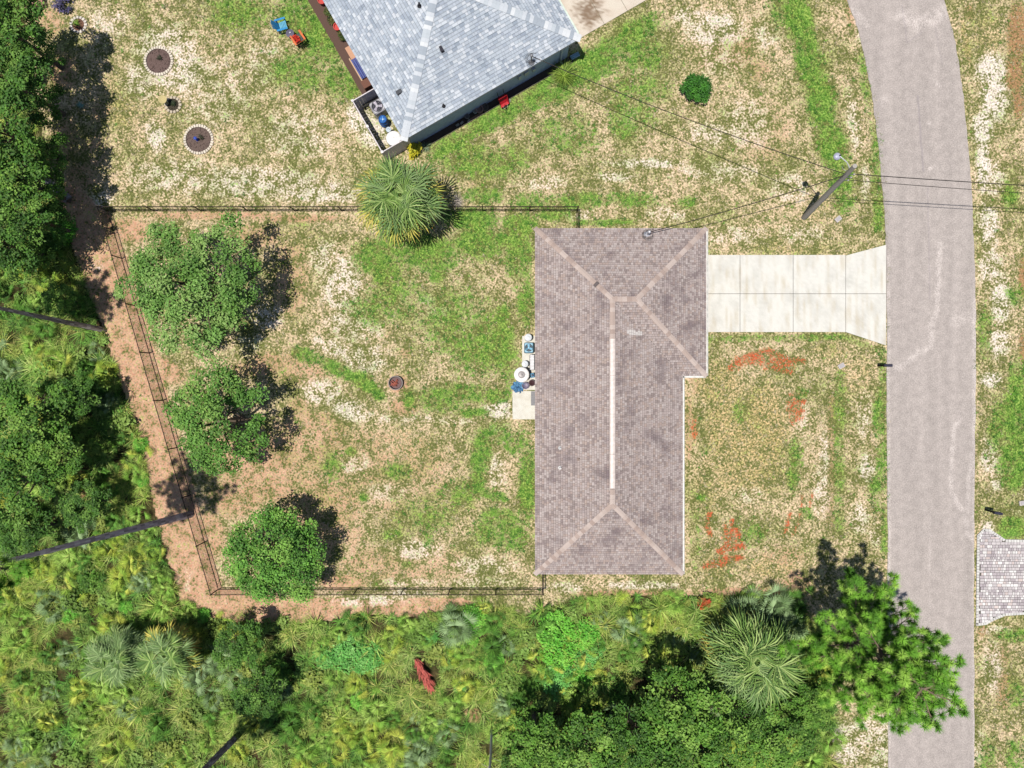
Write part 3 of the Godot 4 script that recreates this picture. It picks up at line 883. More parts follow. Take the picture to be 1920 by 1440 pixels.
func build_main_house() -> void:
	var h := thing("house", "single storey house under a brown shingle hip roof with garage wing", "house")
	var yr := EAVE + 4.58 * PITCH
	var E := func(x: float, z: float) -> Vector3: return Vector3(x, EAVE, z)
	var nw: Vector3 = E.call(1.43, -9.66); var ne: Vector3 = E.call(12.05, -9.66); var we: Vector3 = E.call(12.05, -0.5); var ic: Vector3 = E.call(10.59, -0.5); var se: Vector3 = E.call(10.59, 11.8); var sw: Vector3 = E.call(1.43, 11.8)
	var rn := Vector3(6.01, yr, -5.08); var rw := Vector3(7.47, yr, -5.08); var rs := Vector3(6.01, yr, 7.22)
	var faces := [[sw, nw, rn, rs], [se, sw, rs], [ic, se, rs, rn], [we, ic, rn, rw], [ne, we, rw], [nw, ne, rw, rn]]
	# walls
	var wl := MB.new()
	var ring := [Vector3(2.03, 0, -9.06), Vector3(11.45, 0, -9.06), Vector3(11.45, 0, -1.1), Vector3(9.99, 0, -1.1), Vector3(9.99, 0, 11.2), Vector3(2.03, 0, 11.2)]
	for i in 6:
		var a: Vector3 = ring[i]; var b: Vector3 = ring[(i + 1) % 6]
		wl.quad(a, b, b + Vector3(0, EAVE - 0.05, 0), a + Vector3(0, EAVE - 0.05, 0), tone(226, 218, 204))
	part(h, "wall", wl, M.paint)
	var gd := MB.new()
	for i in 4: gd.box(Vector3(11.48, 0.32 + 0.54 * i, -5.1), Vector3(0.05, 0.52, 4.9), Basis.IDENTITY, tone(240, 238, 232))
	part(h, "garage_door", gd, M.paint)
	# roof
	var dk := MB.new()
	for f in faces: deck(dk, f, tone(86, 78, 76))
	var edge := [nw, ne, we, ic, se, sw]
	for i in 6:
		var a: Vector3 = edge[i]; var b: Vector3 = edge[(i + 1) % 6]
		dk.quad(a, b, b - Vector3(0, 0.16, 0), a - Vector3(0, 0.16, 0), tone(214, 208, 204))
	var inn := [Vector3(2.05, 0, -9.04), Vector3(11.43, 0, -9.04), Vector3(11.43, 0, -1.12), Vector3(9.97, 0, -1.12), Vector3(9.97, 0, 11.18), Vector3(2.05, 0, 11.18)]
	for i in 6:
		var a: Vector3 = edge[i] - Vector3(0, 0.15, 0); var b: Vector3 = edge[(i + 1) % 6] - Vector3(0, 0.15, 0)
		var c: Vector3 = inn[(i + 1) % 6] + Vector3(0, EAVE - 0.15, 0); var d: Vector3 = inn[i] + Vector3(0, EAVE - 0.15, 0)
		dk.quad(a, b, c, d, tone(236, 232, 226))
	var roof := part(h, "roof", dk, M.shingle)
	var col := func(p: Vector3) -> Color:
		var n := wob.get_noise_3d(p.x * 0.55, p.y, p.z * 0.55); var g := wob.get_noise_3d(p.x * 1.7, 7.0, p.z * 1.7)
		var t := rng.randf()
		var c := tone(196, 181, 177)
		if t < 0.2: c = tone(170, 155, 152)
		elif t < 0.42: c = tone(206, 193, 189)
		elif t < 0.58: c = tone(194, 175, 167)
		c = vary(c, 0.07)
		if n > 0.1: c = blend(c, tone(142, 128, 131), (n - 0.1) * 1.5)
		if g < -0.25: c = blend(c, tone(196, 178, 170), (-0.25 - g) * 0.9)
		# a scuffed pale row below the little ridge
		if abs(p.z + 3.12) < 0.13 and p.x > 6.9 and p.x < 7.85: c = blend(c, tone(240, 234, 230), 0.8)
		return c
	var sh := MB.new()
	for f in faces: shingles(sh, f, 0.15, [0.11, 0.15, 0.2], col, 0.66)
	part(roof, "shingles", sh, M.shingle).set_meta("kind", "stuff")
	var caps := []
	for t in [[202, 182, 172], [211, 193, 184], [192, 171, 162], [218, 201, 193]]: caps.append(cap_mesh(tone(t[0], t[1], t[2]), 0.045, 0.15))
	for s in [[nw, rn], [ne, rw], [we, rw], [sw, rs], [se, rs], [rn, rw]]: ridge_caps(roof, s[0], s[1], caps)
	ridge_caps(roof, rn, Vector3(6.01, yr, -2.72), caps)
	ridge_caps(roof, Vector3(6.01, yr, 6.3), rs, caps)
	var z := -2.7
	for k in 4:
		var ln: float = [2.2, 2.3, 2.4, 2.05][k]
		var b := MB.new()
		for s in [-1.0, 1.0]:
			var pr := [[0.0, 0.075], [0.1, 0.062], [0.165, 0.03], [0.17, -0.01]]
			for i in 3:
				var a0 := Vector3(s * pr[i][0], pr[i][1], 0); var a1 := Vector3(s * pr[i + 1][0], pr[i + 1][1], 0)
				var q := Vector3(0, 0, ln - 0.012)
				if s > 0: b.quad(a0, a0 + q, a1 + q, a1, tone(236, 222, 215))
				else: b.quad(a1, a1 + q, a0 + q, a0, tone(236, 222, 215))
		var o := part(roof, "ridge_vent", b, M.plastic)
		o.position = Vector3(6.01, yr - 0.005, z)
		z += ln
	# gutters on the street side
	for s in [[ne, we, Vector3(1, 0, 0)], [we, ic, Vector3(0, 0, 1)], [ic, se, Vector3(1, 0, 0)]]:
		var b := MB.new()
		var a: Vector3 = s[0]; var e: Vector3 = s[1]; var out: Vector3 = s[2]
		var c := tone(246, 246, 242)
		var bs := Basis(out, Vector3.UP, out.cross(Vector3.UP))
		var ln := a.distance_to(e)
		var mid := (a + e) * 0.5
		b.box(mid + out * 0.06 + Vector3(0, -0.13, 0), Vector3(0.11, 0.012, ln), bs, c)
		b.box(mid + out * 0.115 + Vector3(0, -0.07, 0), Vector3(0.014, 0.13, ln), bs, c)
		b.box(mid + out * 0.012 + Vector3(0, -0.07, 0), Vector3(0.014, 0.12, ln), bs, c)
		part(h, "gutter", b, M.paint)
	# roof fittings
	var on := func(px: float, py: float, f: int) -> Vector3:
		var lo := EAVE; var p := Vector3.ZERO
		for it in 12:
			p = W(px, py, lo)
			var d: float = [p.x - 1.43, 11.8 - p.z, 10.59 - p.x, -0.5 - p.z, 12.05 - p.x, p.z + 9.66][f]
			lo = EAVE + d * PITCH
		return W(px, py, lo)
	box_vent(h, on.call(1118, 533, 0), Vector3(0.26, 0.1, 0.16), Basis(Vector3.UP, 0.8), tone(96, 88, 88))
	vent_pipe(h, on.call(1050, 840, 0), 0.045, 0.26, tone(226, 226, 226))
	vent_pipe(h, on.call(1050, 877, 0), 0.05, 0.3, tone(236, 234, 232))
	vent_pipe(h, on.call(1085, 861, 0), 0.045, 0.24, tone(170, 150, 140))
	weatherhead(h, on.call(1213, 440, 5), 0.75, tone(216, 216, 224))
	mast_main = on.call(1213, 440, 5) + Vector3(0, 0.72, 0)

var mast_main := Vector3.ZERO
var mast_neigh := Vector3.ZERO

# ---------------------------------------------------------------- the grey-roofed house next door
const NU := Vector3(0.866, 0, -0.5)
const NV := Vector3(-0.5, 0, -0.866)

const EAVE_N := 2.9

func build_neighbour_house() -> void:
	var h := thing("house", "pale blue house under a light grey shingle hip roof cut off by the top edge", "house")
	var S := W(757, 263, EAVE_N)
	var wd := 12.585
	var ln := 22.0
	var P := func(a: float, b: float, y: float) -> Vector3: return S + NU * a + NV * b + Vector3(0, y - EAVE_N, 0)
	var yr := EAVE_N + wd * 0.5 * PITCH
	var c0: Vector3 = P.call(0.0, 0.0, EAVE_N); var c1: Vector3 = P.call(wd, 0.0, EAVE_N); var c2: Vector3 = P.call(wd, ln, EAVE_N); var c3: Vector3 = P.call(0.0, ln, EAVE_N)
	var r0: Vector3 = P.call(wd * 0.5, wd * 0.5, yr); var r1: Vector3 = P.call(wd * 0.5, ln - wd * 0.5, yr)
	var faces := [[c0, c1, r0], [c1, c2, r1, r0], [c2, c3, r1], [c3, c0, r0, r1]]
	var wl := MB.new()
	var ins := 0.43
	var w := [P.call(ins, ins, 0.0), P.call(wd - ins, ins, 0.0), P.call(wd - ins, ln - ins, 0.0), P.call(ins, ln - ins, 0.0)]
	for i in 4:
		var a: Vector3 = w[i]; var b: Vector3 = w[(i + 1) % 4]
		wl.quad(a, b, b + Vector3(0, EAVE_N - 0.1, 0), a + Vector3(0, EAVE_N - 0.1, 0), tone(196, 214, 240))
	part(h, "wall", wl, M.paint)
	var dk := MB.new()
	for f in faces: deck(dk, f, tone(120, 126, 136))
	var ed := [c0, c1, c2, c3]
	for i in 4:
		var a: Vector3 = ed[i]; var b: Vector3 = ed[(i + 1) % 4]
		dk.quad(a, b, b - Vector3(0, 0.17, 0), a - Vector3(0, 0.17, 0), tone(236, 236, 240))
		var d := Vector3(0, EAVE_N - 0.16, 0)
		dk.quad(a - Vector3(0, 0.16, 0), b - Vector3(0, 0.16, 0), w[(i + 1) % 4] + d, w[i] + d, tone(220, 224, 232))
	var roof := part(h, "roof", dk, M.shingle)
	var col := func(p: Vector3) -> Color:
		var t := rng.randf()
		var n := wob.get_noise_3d(p.x * 0.6, 3.0, p.z * 0.6)
		var c := tone(204, 214, 226)
		if t < 0.2: c = tone(228, 235, 244)
		elif t < 0.45: c = tone(188, 199, 213)
		elif t < 0.52: c = tone(172, 184, 199)
		return vary(c, 0.06 + 0.04 * n)
	var sh := MB.new()
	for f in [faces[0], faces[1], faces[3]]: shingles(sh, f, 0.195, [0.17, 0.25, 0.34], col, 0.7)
	part(roof, "shingles", sh, M.shingle).set_meta("kind", "stuff")
	var caps := []
	for t in [[214, 222, 230], [242, 246, 250], [186, 196, 208], [226, 232, 240]]: caps.append(cap_mesh(tone(t[0], t[1], t[2]), 0.05, 0.24))
	ridge_caps(roof, c0, r0, caps, 0.24)
	ridge_caps(roof, c1, r0, caps, 0.24)
	ridge_caps(roof, r0, r0.lerp(r1, 0.1), caps, 0.24)
	# white-green drip edge by the drive
	var g := MB.new()
	var bs := Basis(NU, Vector3.UP, NU.cross(Vector3.UP))
	g.box((c1 + c2) * 0.5 + NU * 0.06 - Vector3(0, 0.07, 0), Vector3(0.13, 0.12, ln), bs, tone(226, 240, 226))
	part(h, "gutter", g, M.paint)
	var ds := MB.new()
	var dp: Vector3 = P.call(wd - ins - 0.55, ins - 0.06, 0.0)
	ds.box(dp + Vector3(0, 1.3, 0), Vector3(0.1, 2.4, 0.08), bs, tone(214, 224, 236))
	ds.box(dp - NV * 0.25 + Vector3(0, 0.12, 0), Vector3(0.1, 0.09, 0.55), Basis(NU, Vector3.UP, NU.cross(Vector3.UP)), tone(214, 224, 236))
	part(h, "downspout", ds, M.paint)
	# on the roof
	var on := func(px: float, py: float, south: bool) -> Vector3:
		var lo := EAVE_N
		for it in 12:
			var p := W(px, py, lo) - S
			var d: float = Vector3(p.x, 0, p.z).dot(NV if south else NU)
			lo = EAVE_N + d * PITCH
		return W(px, py, lo)
	var tb := Basis(NU, Vector3.UP, NU.cross(Vector3.UP))
	box_vent(h, on.call(828, 93, true), Vector3(0.16, 0.12, 0.3), tb, tone(64, 66, 74))
	box_vent(h, on.call(749, 173, false), Vector3(0.3, 0.12, 0.2), tb, tone(88, 92, 98))
	vent_pipe(h, on.call(832, 199, true), 0.05, 0.3, tone(60, 60, 66))
	vent_pipe(h, on.call(787, 11, false), 0.06, 0.32, tone(44, 44, 50))
	var mp: Vector3 = on.call(996, 116, true)
	weatherhead(h, mp, 0.8, tone(150, 152, 158))
	mast_neigh = mp + Vector3(0, 0.76, 0)
	# meter boxes on the wall below the mast
	for k in [[-0.25, 1.5, 0.3, 0.45], [0.3, 1.35, 0.22, 0.34], [-0.75, 1.45, 0.2, 0.5]]:
		var b := MB.new()
		var d: float = (mp - S).dot(NU)
		b.box(P.call(d + k[0], ins - 0.09, k[1]), Vector3(k[2], k[3], 0.16), bs, tone(206, 212, 226))
		part(h, "meter_box", b, M.metal)
	# edging board and mulch strip under the wall
	var m := MB.new()
	var q := [P.call(ins, ins, 0.012), P.call(ins, -0.02, 0.012), P.call(wd - 0.2, -0.02, 0.012), P.call(wd - 0.2, ins, 0.012)]
	m.quad(q[0], q[1], q[2], q[3], tone(96, 84, 76))
	var st := struct("mulch_strip")
	part(st, "mulch", m, M.mulch)
	var m2 := MB.new()
	q = [P.call(-0.75, 3.6, 0.012), P.call(-0.75, 15.0, 0.012), P.call(ins, 15.0, 0.012), P.call(ins, 3.6, 0.012)]
	m2.quad(q[3], q[2], q[1], q[0], tone(112, 90, 78))
	part(st, "mulch", m2, M.mulch)
	var ebd := MB.new()
	ebd.box(P.call(wd * 0.5, -0.05, 0.04), Vector3(wd - 0.6, 0.1, 0.05), Basis(NU, Vector3.UP, NU.cross(Vector3.UP)), tone(190, 180, 150))
	part(st, "edging_board", ebd, M.wood)

# ---------------------------------------------------------------- fence
func fence_run(called: String, label: String, pts: Array, spots: Array) -> void:
	var f := thing(called, label, "fence", Vector3.ZERO, 0.0, "black chain-link fence runs round the back yard")
	var dark := tone(58, 48, 44)
	var ht := 1.22
	for p in spots:
		var b := MB.new()
		b.lathe([[0.038, 0.0], [0.038, ht + 0.03], [0.045, ht + 0.035], [0.03, ht + 0.07], [0.0, ht + 0.08]], 8, Vector3.ZERO, dark)
		part(f, "post", b, M.paint).position = p
	for i in pts.size() - 1:
		var a: Vector3 = pts[i]; var e: Vector3 = pts[i + 1]
		for y in [[ht, 0.028, "top_rail"], [0.05, 0.016, "tension_wire"]]:
			var b := MB.new()
			b.tube([a + Vector3(0, y[0], 0), e + Vector3(0, y[0], 0)], [y[1], y[1]], 8, dark)
			part(f, y[2], b, M.paint)
		var net := MB.new()
		var d := (e - a).normalized()
		var L := a.distance_to(e)
		var side := d.cross(Vector3.UP) * 0.002
		var x := -ht
		while x < L:
			for s in [0, 1]:
				var x0 := x if s == 0 else x + ht
				var x1 := x + ht if s == 0 else x
				var y0 := 0.03; var y1 := ht
				var t0 := 0.0; var t1 := 1.0
				var q0 := a + d * clampf(x0, 0.0, L); var q1 := a + d * clampf(x1, 0.0, L)
				y0 += (clampf(x0, 0.0, L) - x0) / (x1 - x0) * (ht - 0.03); y1 = 0.03 + (clampf(x1, 0.0, L) - x0) / (x1 - x0) * (ht - 0.03)
				q0.y = y0; q1.y = y1
				var wv := Vector3(0, 0.0035, 0)
				net.quad(q0 - wv + side, q1 - wv + side, q1 + wv + side, q0 + wv + side, dark)
				net.quad(q0 - wv - side, q0 + wv - side, q1 + wv - side, q1 - wv - side, dark)
			x += 0.085
		part(f, "chain_link_mesh", net, M.wire).set_meta("kind", "stuff")

func along(a: Vector3, e: Vector3, step: float, skip_first := false) -> Array:
	var n := int(round(a.distance_to(e) / step))
	var r := []
	for i in range(1 if skip_first else 0, n + 1): r.append(a.lerp(e, float(i) / n))
	return r

func build_fence() -> void:
	var nw := W(203, 396); var ne := W(1081, 396); var sw := W(409, 1105); var se := W(1017, 1105)
	var sp := along(nw, ne, 3.08)
	sp.append(Vector3(ne.x, 0, -9.12))
	fence_run("chain_link_fence", "black chain-link fence running past the big palm to the house's north corner", [nw, ne, Vector3(ne.x, 0, -9.12)], sp)
	fence_run("chain_link_fence", "black chain-link fence slanting beside the leaf-littered path and the scrub", [nw + Vector3(0, 0, 0.06), sw - Vector3(0, 0, 0.06)], along(nw, sw, 3.08, true).slice(0, -1))
	sp = along(sw, se, 3.08)
	sp.append(Vector3(se.x, 0, 11.26))
	fence_run("chain_link_fence", "black chain-link fence below the lawn, ending at the house's south corner", [sw, se, Vector3(se.x, 0, 11.26)], sp)

# ---------------------------------------------------------------- small things in the yards
func ring_bed(at: Vector3, r: float, n: int, label: String, stone: Color, mul: Color) -> void:
	var t := thing("garden_bed", label, "garden bed", at, 0.0, "round stone-edged garden beds")
	var b := MB.new()
	b.lathe([[r, 0.0], [r * 0.9, 0.05], [r * 0.5, 0.07], [0.0, 0.085]], 28, Vector3.ZERO, mul)
	part(t, "mulch", b, M.mulch)
	# loose chips
	var ch := MB.new()
	for i in int(260 * r * r):
		var a := rng.randf() * TAU; var d := sqrt(rng.randf()) * r * 0.93
		var c := Vector3(cos(a) * d, 0.07 + rng.randf() * 0.02, sin(a) * d)
		ch.box(c, Vector3(rng.randf_range(0.04, 0.09), 0.02, 0.035), Basis(Vector3.UP, rng.randf() * TAU), vary(mul, 0.45))
	part(t, "bark_chips", ch, M.mulch).set_meta("kind", "stuff")
	var ms := []
	for k in 3:
		var sb := MB.new()
		sb.box(Vector3.ZERO, Vector3(TAU * r / n * 0.86, 0.1, 0.15 + 0.02 * k), Basis.IDENTITY, vary(stone, 0.1))
		ms.append(sb.mesh())
	for i in n:
		var a := TAU * i / n
		var o := part(t, "edging_stone", ms[rng.randi() % 3], M.stone)
		o.position = Vector3(cos(a) * (r + 0.06), 0.045, sin(a) * (r + 0.06))
		o.rotation.y = -a + PI / 2 + rng.randf_range(-0.08, 0.08)

func tuft_mesh(nb: int, l: float, w: float, up: float, cols: Array, segs := 2) -> ArrayMesh:
	var b := MB.new()
	for i in nb:
		var a := rng.randf() * TAU
		var d := Vector3(cos(a), 0, sin(a))
		var e := rng.randf_range(up * 0.55, up)
		var ll := l * rng.randf_range(0.65, 1.1)
		var p := d * rng.randf() * l * 0.08
		var s := Vector3(-d.z, 0, d.x) * w * 0.5
		var c: Color = vary(cols[rng.randi() % cols.size()], 0.18)
		for k in segs:
			var dir := (d * cos(e) + Vector3.UP * sin(e)).normalized()
			var q := p + dir * ll / segs
			var s2 := s * (1.0 - float(k + 1) / segs) * 1.15
			if k < segs - 1:
				b.blade(p - s, p + s, q + s2, c); b.blade(p - s, q + s2, q - s2, c)
			else:
				b.blade(p - s, p + s, q, c)
			p = q; s = s2
			e -= 0.75 / segs * 1.4
	return b.mesh()

func build_yard_things() -> void:
	ring_bed(W(298, 115), 0.83, 34, "round mulched bed with pale stone ring, the upper of the two large ones", tone(246, 234, 216), tone(122, 102, 96))
	ring_bed(W(373, 262), 0.85, 34, "round mulched bed with pale stone ring, holding the blue ornament", tone(246, 234, 216), tone(122, 104, 98))
	ring_bed(W(148, 47), 0.42, 15, "small ring of white stones round a bright spiky plant", tone(240, 230, 218), tone(132, 96, 78))
	ring_bed(W(325, 197), 0.42, 14, "small stone ring beside the tan birdbath", tone(222, 208, 186), tone(84, 76, 62))
	var g := tone(104, 140, 52); var dg := tone(56, 60, 40)
	whole("spiky_plant", tuft_mesh(36, 0.42, 0.035, 1.0, [g, tone(128, 166, 60)]), M.blade, "bright green spiky plant inside the small white stone ring", "plant", W(146, 46) + Vector3(0, 0.08, 0))
	whole("young_plant", tuft_mesh(30, 0.3, 0.06, 1.1, [dg, tone(40, 42, 30)]), M.blade, "dark wilted young plant in the upper large mulched bed", "plant", W(302, 111) + Vector3(0, 0.08, 0))
	whole("young_plant", tuft_mesh(30, 0.3, 0.06, 1.1, [dg, tone(46, 44, 34)]), M.blade, "dark young plant beside the blue ornament in its mulched bed", "plant", W(379, 259) + Vector3(0, 0.08, 0))
	whole("young_plant", tuft_mesh(40, 0.3, 0.06, 1.1, [tone(52, 66, 40), tone(40, 52, 34)]), M.blade, "dark green plant in the small stone ring by the birdbath", "plant", W(327, 196) + Vector3(0, 0.08, 0))
	whole("agave", tuft_mesh(34, 0.36, 0.07, 0.9, [tone(150, 190, 178), tone(120, 166, 150)]), M.blade, "small blue-green rosette plant in the shade beside the scrub trees", "plant", W(153, 198))
	var b := MB.new()
	b.lathe([[0.1, 0.0], [0.09, 0.02], [0.05, 0.1], [0.06, 0.26], [0.1, 0.3], [0.11, 0.34], [0.06, 0.4], [0.0, 0.42]], 14, Vector3.ZERO, tone(64, 92, 196))
	whole("garden_ornament", b, M.plastic, "small blue ornament in the middle of the mulched bed", "ornament", W(371, 263) + Vector3(0, 0.08, 0))
	b = MB.new()
	b.lathe([[0.16, 0.0], [0.14, 0.04], [0.06, 0.1], [0.05, 0.5], [0.1, 0.56], [0.26, 0.64], [0.27, 0.67], [0.24, 0.66], [0.12, 0.61], [0.0, 0.6]], 20, Vector3.ZERO, tone(222, 206, 150))
	whole("birdbath", b, M.stone, "tan birdbath beside the small stone ring", "birdbath", W(314, 194))
	# cluster at the scrub corner
	b = MB.new()
	for i in 9: b.box(Vector3(-0.36 + i * 0.09, 0.42, 0), Vector3(0.07, 0.03, 0.5), Basis.IDENTITY, vary(tone(226, 168, 156), 0.08))
	var t := thing("garden_bench", "faded pink slatted bench under the corner trees", "bench", W(76, 10), 0.1)
	part(t, "seat", b, M.wood)
	b = MB.new()
	b.box(Vector3(0, 0.62, -0.3), Vector3(0.84, 0.34, 0.04), Basis(Vector3.RIGHT, -0.25), tone(176, 190, 214))
	part(t, "backrest", b, M.wood)
	for x in [-0.36, 0.36]:
		for z in [-0.2, 0.2]:
			b = MB.new()
			b.box(Vector3(x, 0.2, z), Vector3(0.05, 0.4, 0.05), Basis.IDENTITY, tone(150, 120, 110))
			part(t, "leg", b, M.wood)
	whole("flowering_shrub", crown_mesh({"R": 0.75, "H": 0.7, "cl": 16, "lv": 46, "ls": 0.12, "cr": 0.26, "cols": [tone(104, 96, 146), tone(76, 70, 104), tone(70, 84, 60)]}), M.leaf, "low purple-flowered shrub beside the pink bench", "shrub", W(121, 9))
	# fire pit
	t = thing("fire_pit", "rusty round steel fire pit in the middle of the back yard", "fire pit", W(743, 718))
	b = MB.new()
	b.lathe([[0.44, 0.0], [0.45, 0.3], [0.475, 0.31], [0.475, 0.33], [0.42, 0.33], [0.41, 0.12], [0.3, 0.1]], 28, Vector3.ZERO, tone(64, 52, 52))
	part(t, "ring", b, M.metal)
	b = MB.new()
	b.lathe([[0.41, 0.1], [0.25, 0.13], [0.0, 0.15]], 24, Vector3.ZERO, tone(140, 112, 112))
	part(t, "ash", b, M.mulch)
	for i in 9:
		b = MB.new()
		var a := rng.randf() * TAU
		var c := Vector3(-0.1, 0.19 + 0.012 * i, 0.03) + Vector3(rng.randf_range(-0.1, 0.1), 0, rng.randf_range(-0.1, 0.1))
		var d := Vector3(cos(a), rng.randf_range(-0.1, 0.1), sin(a)) * 0.2
		b.tube([c - d, c + d], [0.035, 0.03], 6, vary(tone(188, 108, 92), 0.25))
		part(t, "charred_log", b, M.wood)
	# lawn seats by the neighbour
	adirondack("bright blue slatted lawn chair on the neighbour's grass", W(533, 53), 1.85, tone(52, 152, 214), tone(110, 190, 226))
	var oc := adirondack("orange-armed lawn chair with a red bundle on its seat", W(562, 77), -2.55, tone(232, 124, 74), tone(70, 84, 84))
	b = MB.new()
	b.lathe([[0.2, 0.0], [0.2, 0.03], [0.03, 0.06], [0.03, 0.4], [0.26, 0.42], [0.27, 0.44], [0.0, 0.45]], 20, Vector3.ZERO, tone(112, 108, 128))
	var st := thing("side_table", "small round dark side table between the blue and orange chairs", "table", W(547.5, 68.5))
	part(st, "table_top", b, M.metal)
	b = MB.new()
	b.box(Vector3(0.02, 0.475, -0.02), Vector3(0.1, 0.06, 0.09), Basis(Vector3.UP, 0.6), tone(214, 214, 226))
	part(st, "ashtray", b, M.plastic)
	whole("red_bundle", crown_mesh({"R": 0.2, "H": 0.16, "cl": 12, "lv": 26, "ls": 0.13, "cr": 0.1, "cols": [tone(226, 76, 56), tone(180, 40, 30)]}), M.blade, "crumpled red bundle lying on the orange chair's seat", "bundle", W(559, 79) + Vector3(0, 0.42, 0))
	# covers in the verge
	for k in [[1571, 411, "pale concrete meter cover in the grass below the utility pole"], [1577, 686, "pale concrete meter cover in the front lawn near the mailbox"], [1916, 943, "pale utility box at the far verge cut by the photo edge"]]:
		b = MB.new()
		b.box(Vector3(0, 0.04, 0), Vector3(0.42, 0.1, 0.3), Basis.IDENTITY, tone(222, 214, 212))
		b.box(Vector3(0.02, 0.1, 0), Vector3(0.28, 0.025, 0.2), Basis.IDENTITY, tone(200, 196, 198))
		var cp := W(k[0], k[1])
		whole("meter_cover", b, M.concrete, k[2], "meter cover", cp + Vector3(0, ground_h(cp.x, cp.z), 0), rng.randf())
	mailbox("black mailbox on a post beside the driveway at the road edge", W(1646, 686), 0.0)
	mailbox("black mailbox across the road beside the paver driveway", W(1847, 956), -0.18)
	# round shrub on the lawn
	var sh := thing("round_shrub", "dense dark green round shrub alone on the neighbour's dry lawn", "shrub", W(1303, 172))
	part(sh, "crown", crown_mesh({"R": 0.98, "H": 0.95, "cl": 60, "lv": 70, "ls": 0.13, "cr": 0.26, "cols": [tone(62, 122, 36), tone(44, 92, 28), tone(86, 150, 52)]}), M.leaf).position.y = 0.25
	b = MB.new()
	b.tube([Vector3.ZERO, Vector3(0.02, 0.6, 0)], [0.07, 0.04], 6, tone(110, 90, 74))
	part(sh, "stem", b, M.bark)

func adirondack(label: String, at: Vector3, turn: float, c: Color, c2: Color) -> Node3D:
	var t := thing("lawn_chair", label, "chair", at, turn, "lawn chairs on the neighbour's grass")
	for i in 5:
		var b := MB.new()
		b.box(Vector3(0, 0.36 - 0.018 * i, 0.22 - 0.1 * i), Vector3(0.54, 0.02, 0.082), Basis(Vector3.RIGHT, -0.16), vary(c2, 0.05))
		part(t, "seat_slat", b, M.paint)
	for i in 5:
		var b := MB.new()
		b.box(Vector3(-0.22 + 0.11 * i, 0.58, -0.42), Vector3(0.095, 0.72 - 0.05 * abs(i - 2), 0.02), Basis(Vector3.RIGHT, -0.5) * Basis(Vector3.BACK, -0.05 * (i - 2)), c)
		part(t, "back_slat", b, M.paint)
	for s in [-1.0, 1.0]:
		var b := MB.new()
		b.box(Vector3(s * 0.34, 0.56, -0.05), Vector3(0.12, 0.025, 0.72), Basis.IDENTITY, c)
		part(t, "armrest", b, M.paint)
		for z in [0.26, -0.3]:
			b = MB.new()
			b.box(Vector3(s * 0.31, 0.28, z), Vector3(0.035, 0.55, 0.08), Basis.IDENTITY, c)
			part(t, "leg", b, M.paint)
	return t

func mailbox(label: String, at: Vector3, turn: float) -> void:
	var t := thing("mailbox", label, "mailbox", at, turn, "black roadside mailboxes")
	var k := tone(46, 44, 48)
	var b := MB.new()
	b.box(Vector3(0, 0.52, 0), Vector3(0.1, 1.04, 0.1), Basis.IDENTITY, k)
	part(t, "post", b, M.wood)
	b = MB.new()
	# box with a rounded roof, along x
	var prof := []
	for i in 9:
		var a := PI * i / 8.0
		prof.append(Vector2(cos(a) * 0.09, 0.14 + sin(a) * 0.09))
	prof.append(Vector2(-0.09, 0.0)); prof.append(Vector2(0.09, 0.0))
	for i in prof.size():
		var p: Vector2 = prof[i]; var q: Vector2 = prof[(i + 1) % prof.size()]
		b.quad(Vector3(-0.22, 1.04 + p.y, p.x), Vector3(0.3, 1.04 + p.y, p.x), Vector3(0.3, 1.04 + q.y, q.x), Vector3(-0.22, 1.04 + q.y, q.x), tone(62, 62, 84))
		for x in [-0.22, 0.3]:
			b.tri(Vector3(x, 1.13, 0), Vector3(x, 1.04 + p.y, p.x), Vector3(x, 1.04 + q.y, q.x), k)
	part(t, "box", b, M.paint)
	b = MB.new()
	b.box(Vector3(0.31, 1.14, 0), Vector3(0.015, 0.19, 0.17), Basis.IDENTITY, tone(90, 88, 116))
	part(t, "door", b, M.paint)

func tank(called: String, label: String, at: Vector3, r: float, h: float, body: Color, lid: Color, hub: Color, hubr: float, grp: String) -> void:
	var t := thing(called, label, "tank", at, 0.0, grp)
	var b := MB.new()
	b.lathe([[r * 0.96, 0.0], [r, 0.05], [r, h * 0.92]], 28, Vector3.ZERO, body)
	part(t, "body", b, M.plastic)
	b = MB.new()
	b.lathe([[r, h * 0.92], [r * 1.04, h * 0.93], [r * 1.03, h * 0.96], [r * 0.9, h * 0.985], [hubr * 1.05, h]], 28, Vector3.ZERO, lid)
	part(t, "lid", b, M.plastic)
	b = MB.new()
	b.lathe([[hubr * 1.08, h * 0.99], [hubr, h + 0.05], [hubr * 0.86, h + 0.05], [hubr * 0.8, h + 0.015], [hubr * 0.25, h + 0.02], [hubr * 0.2, h + 0.06], [0.0, h + 0.065]], 18, Vector3.ZERO, hub)
	part(t, "hub", b, M.metal)

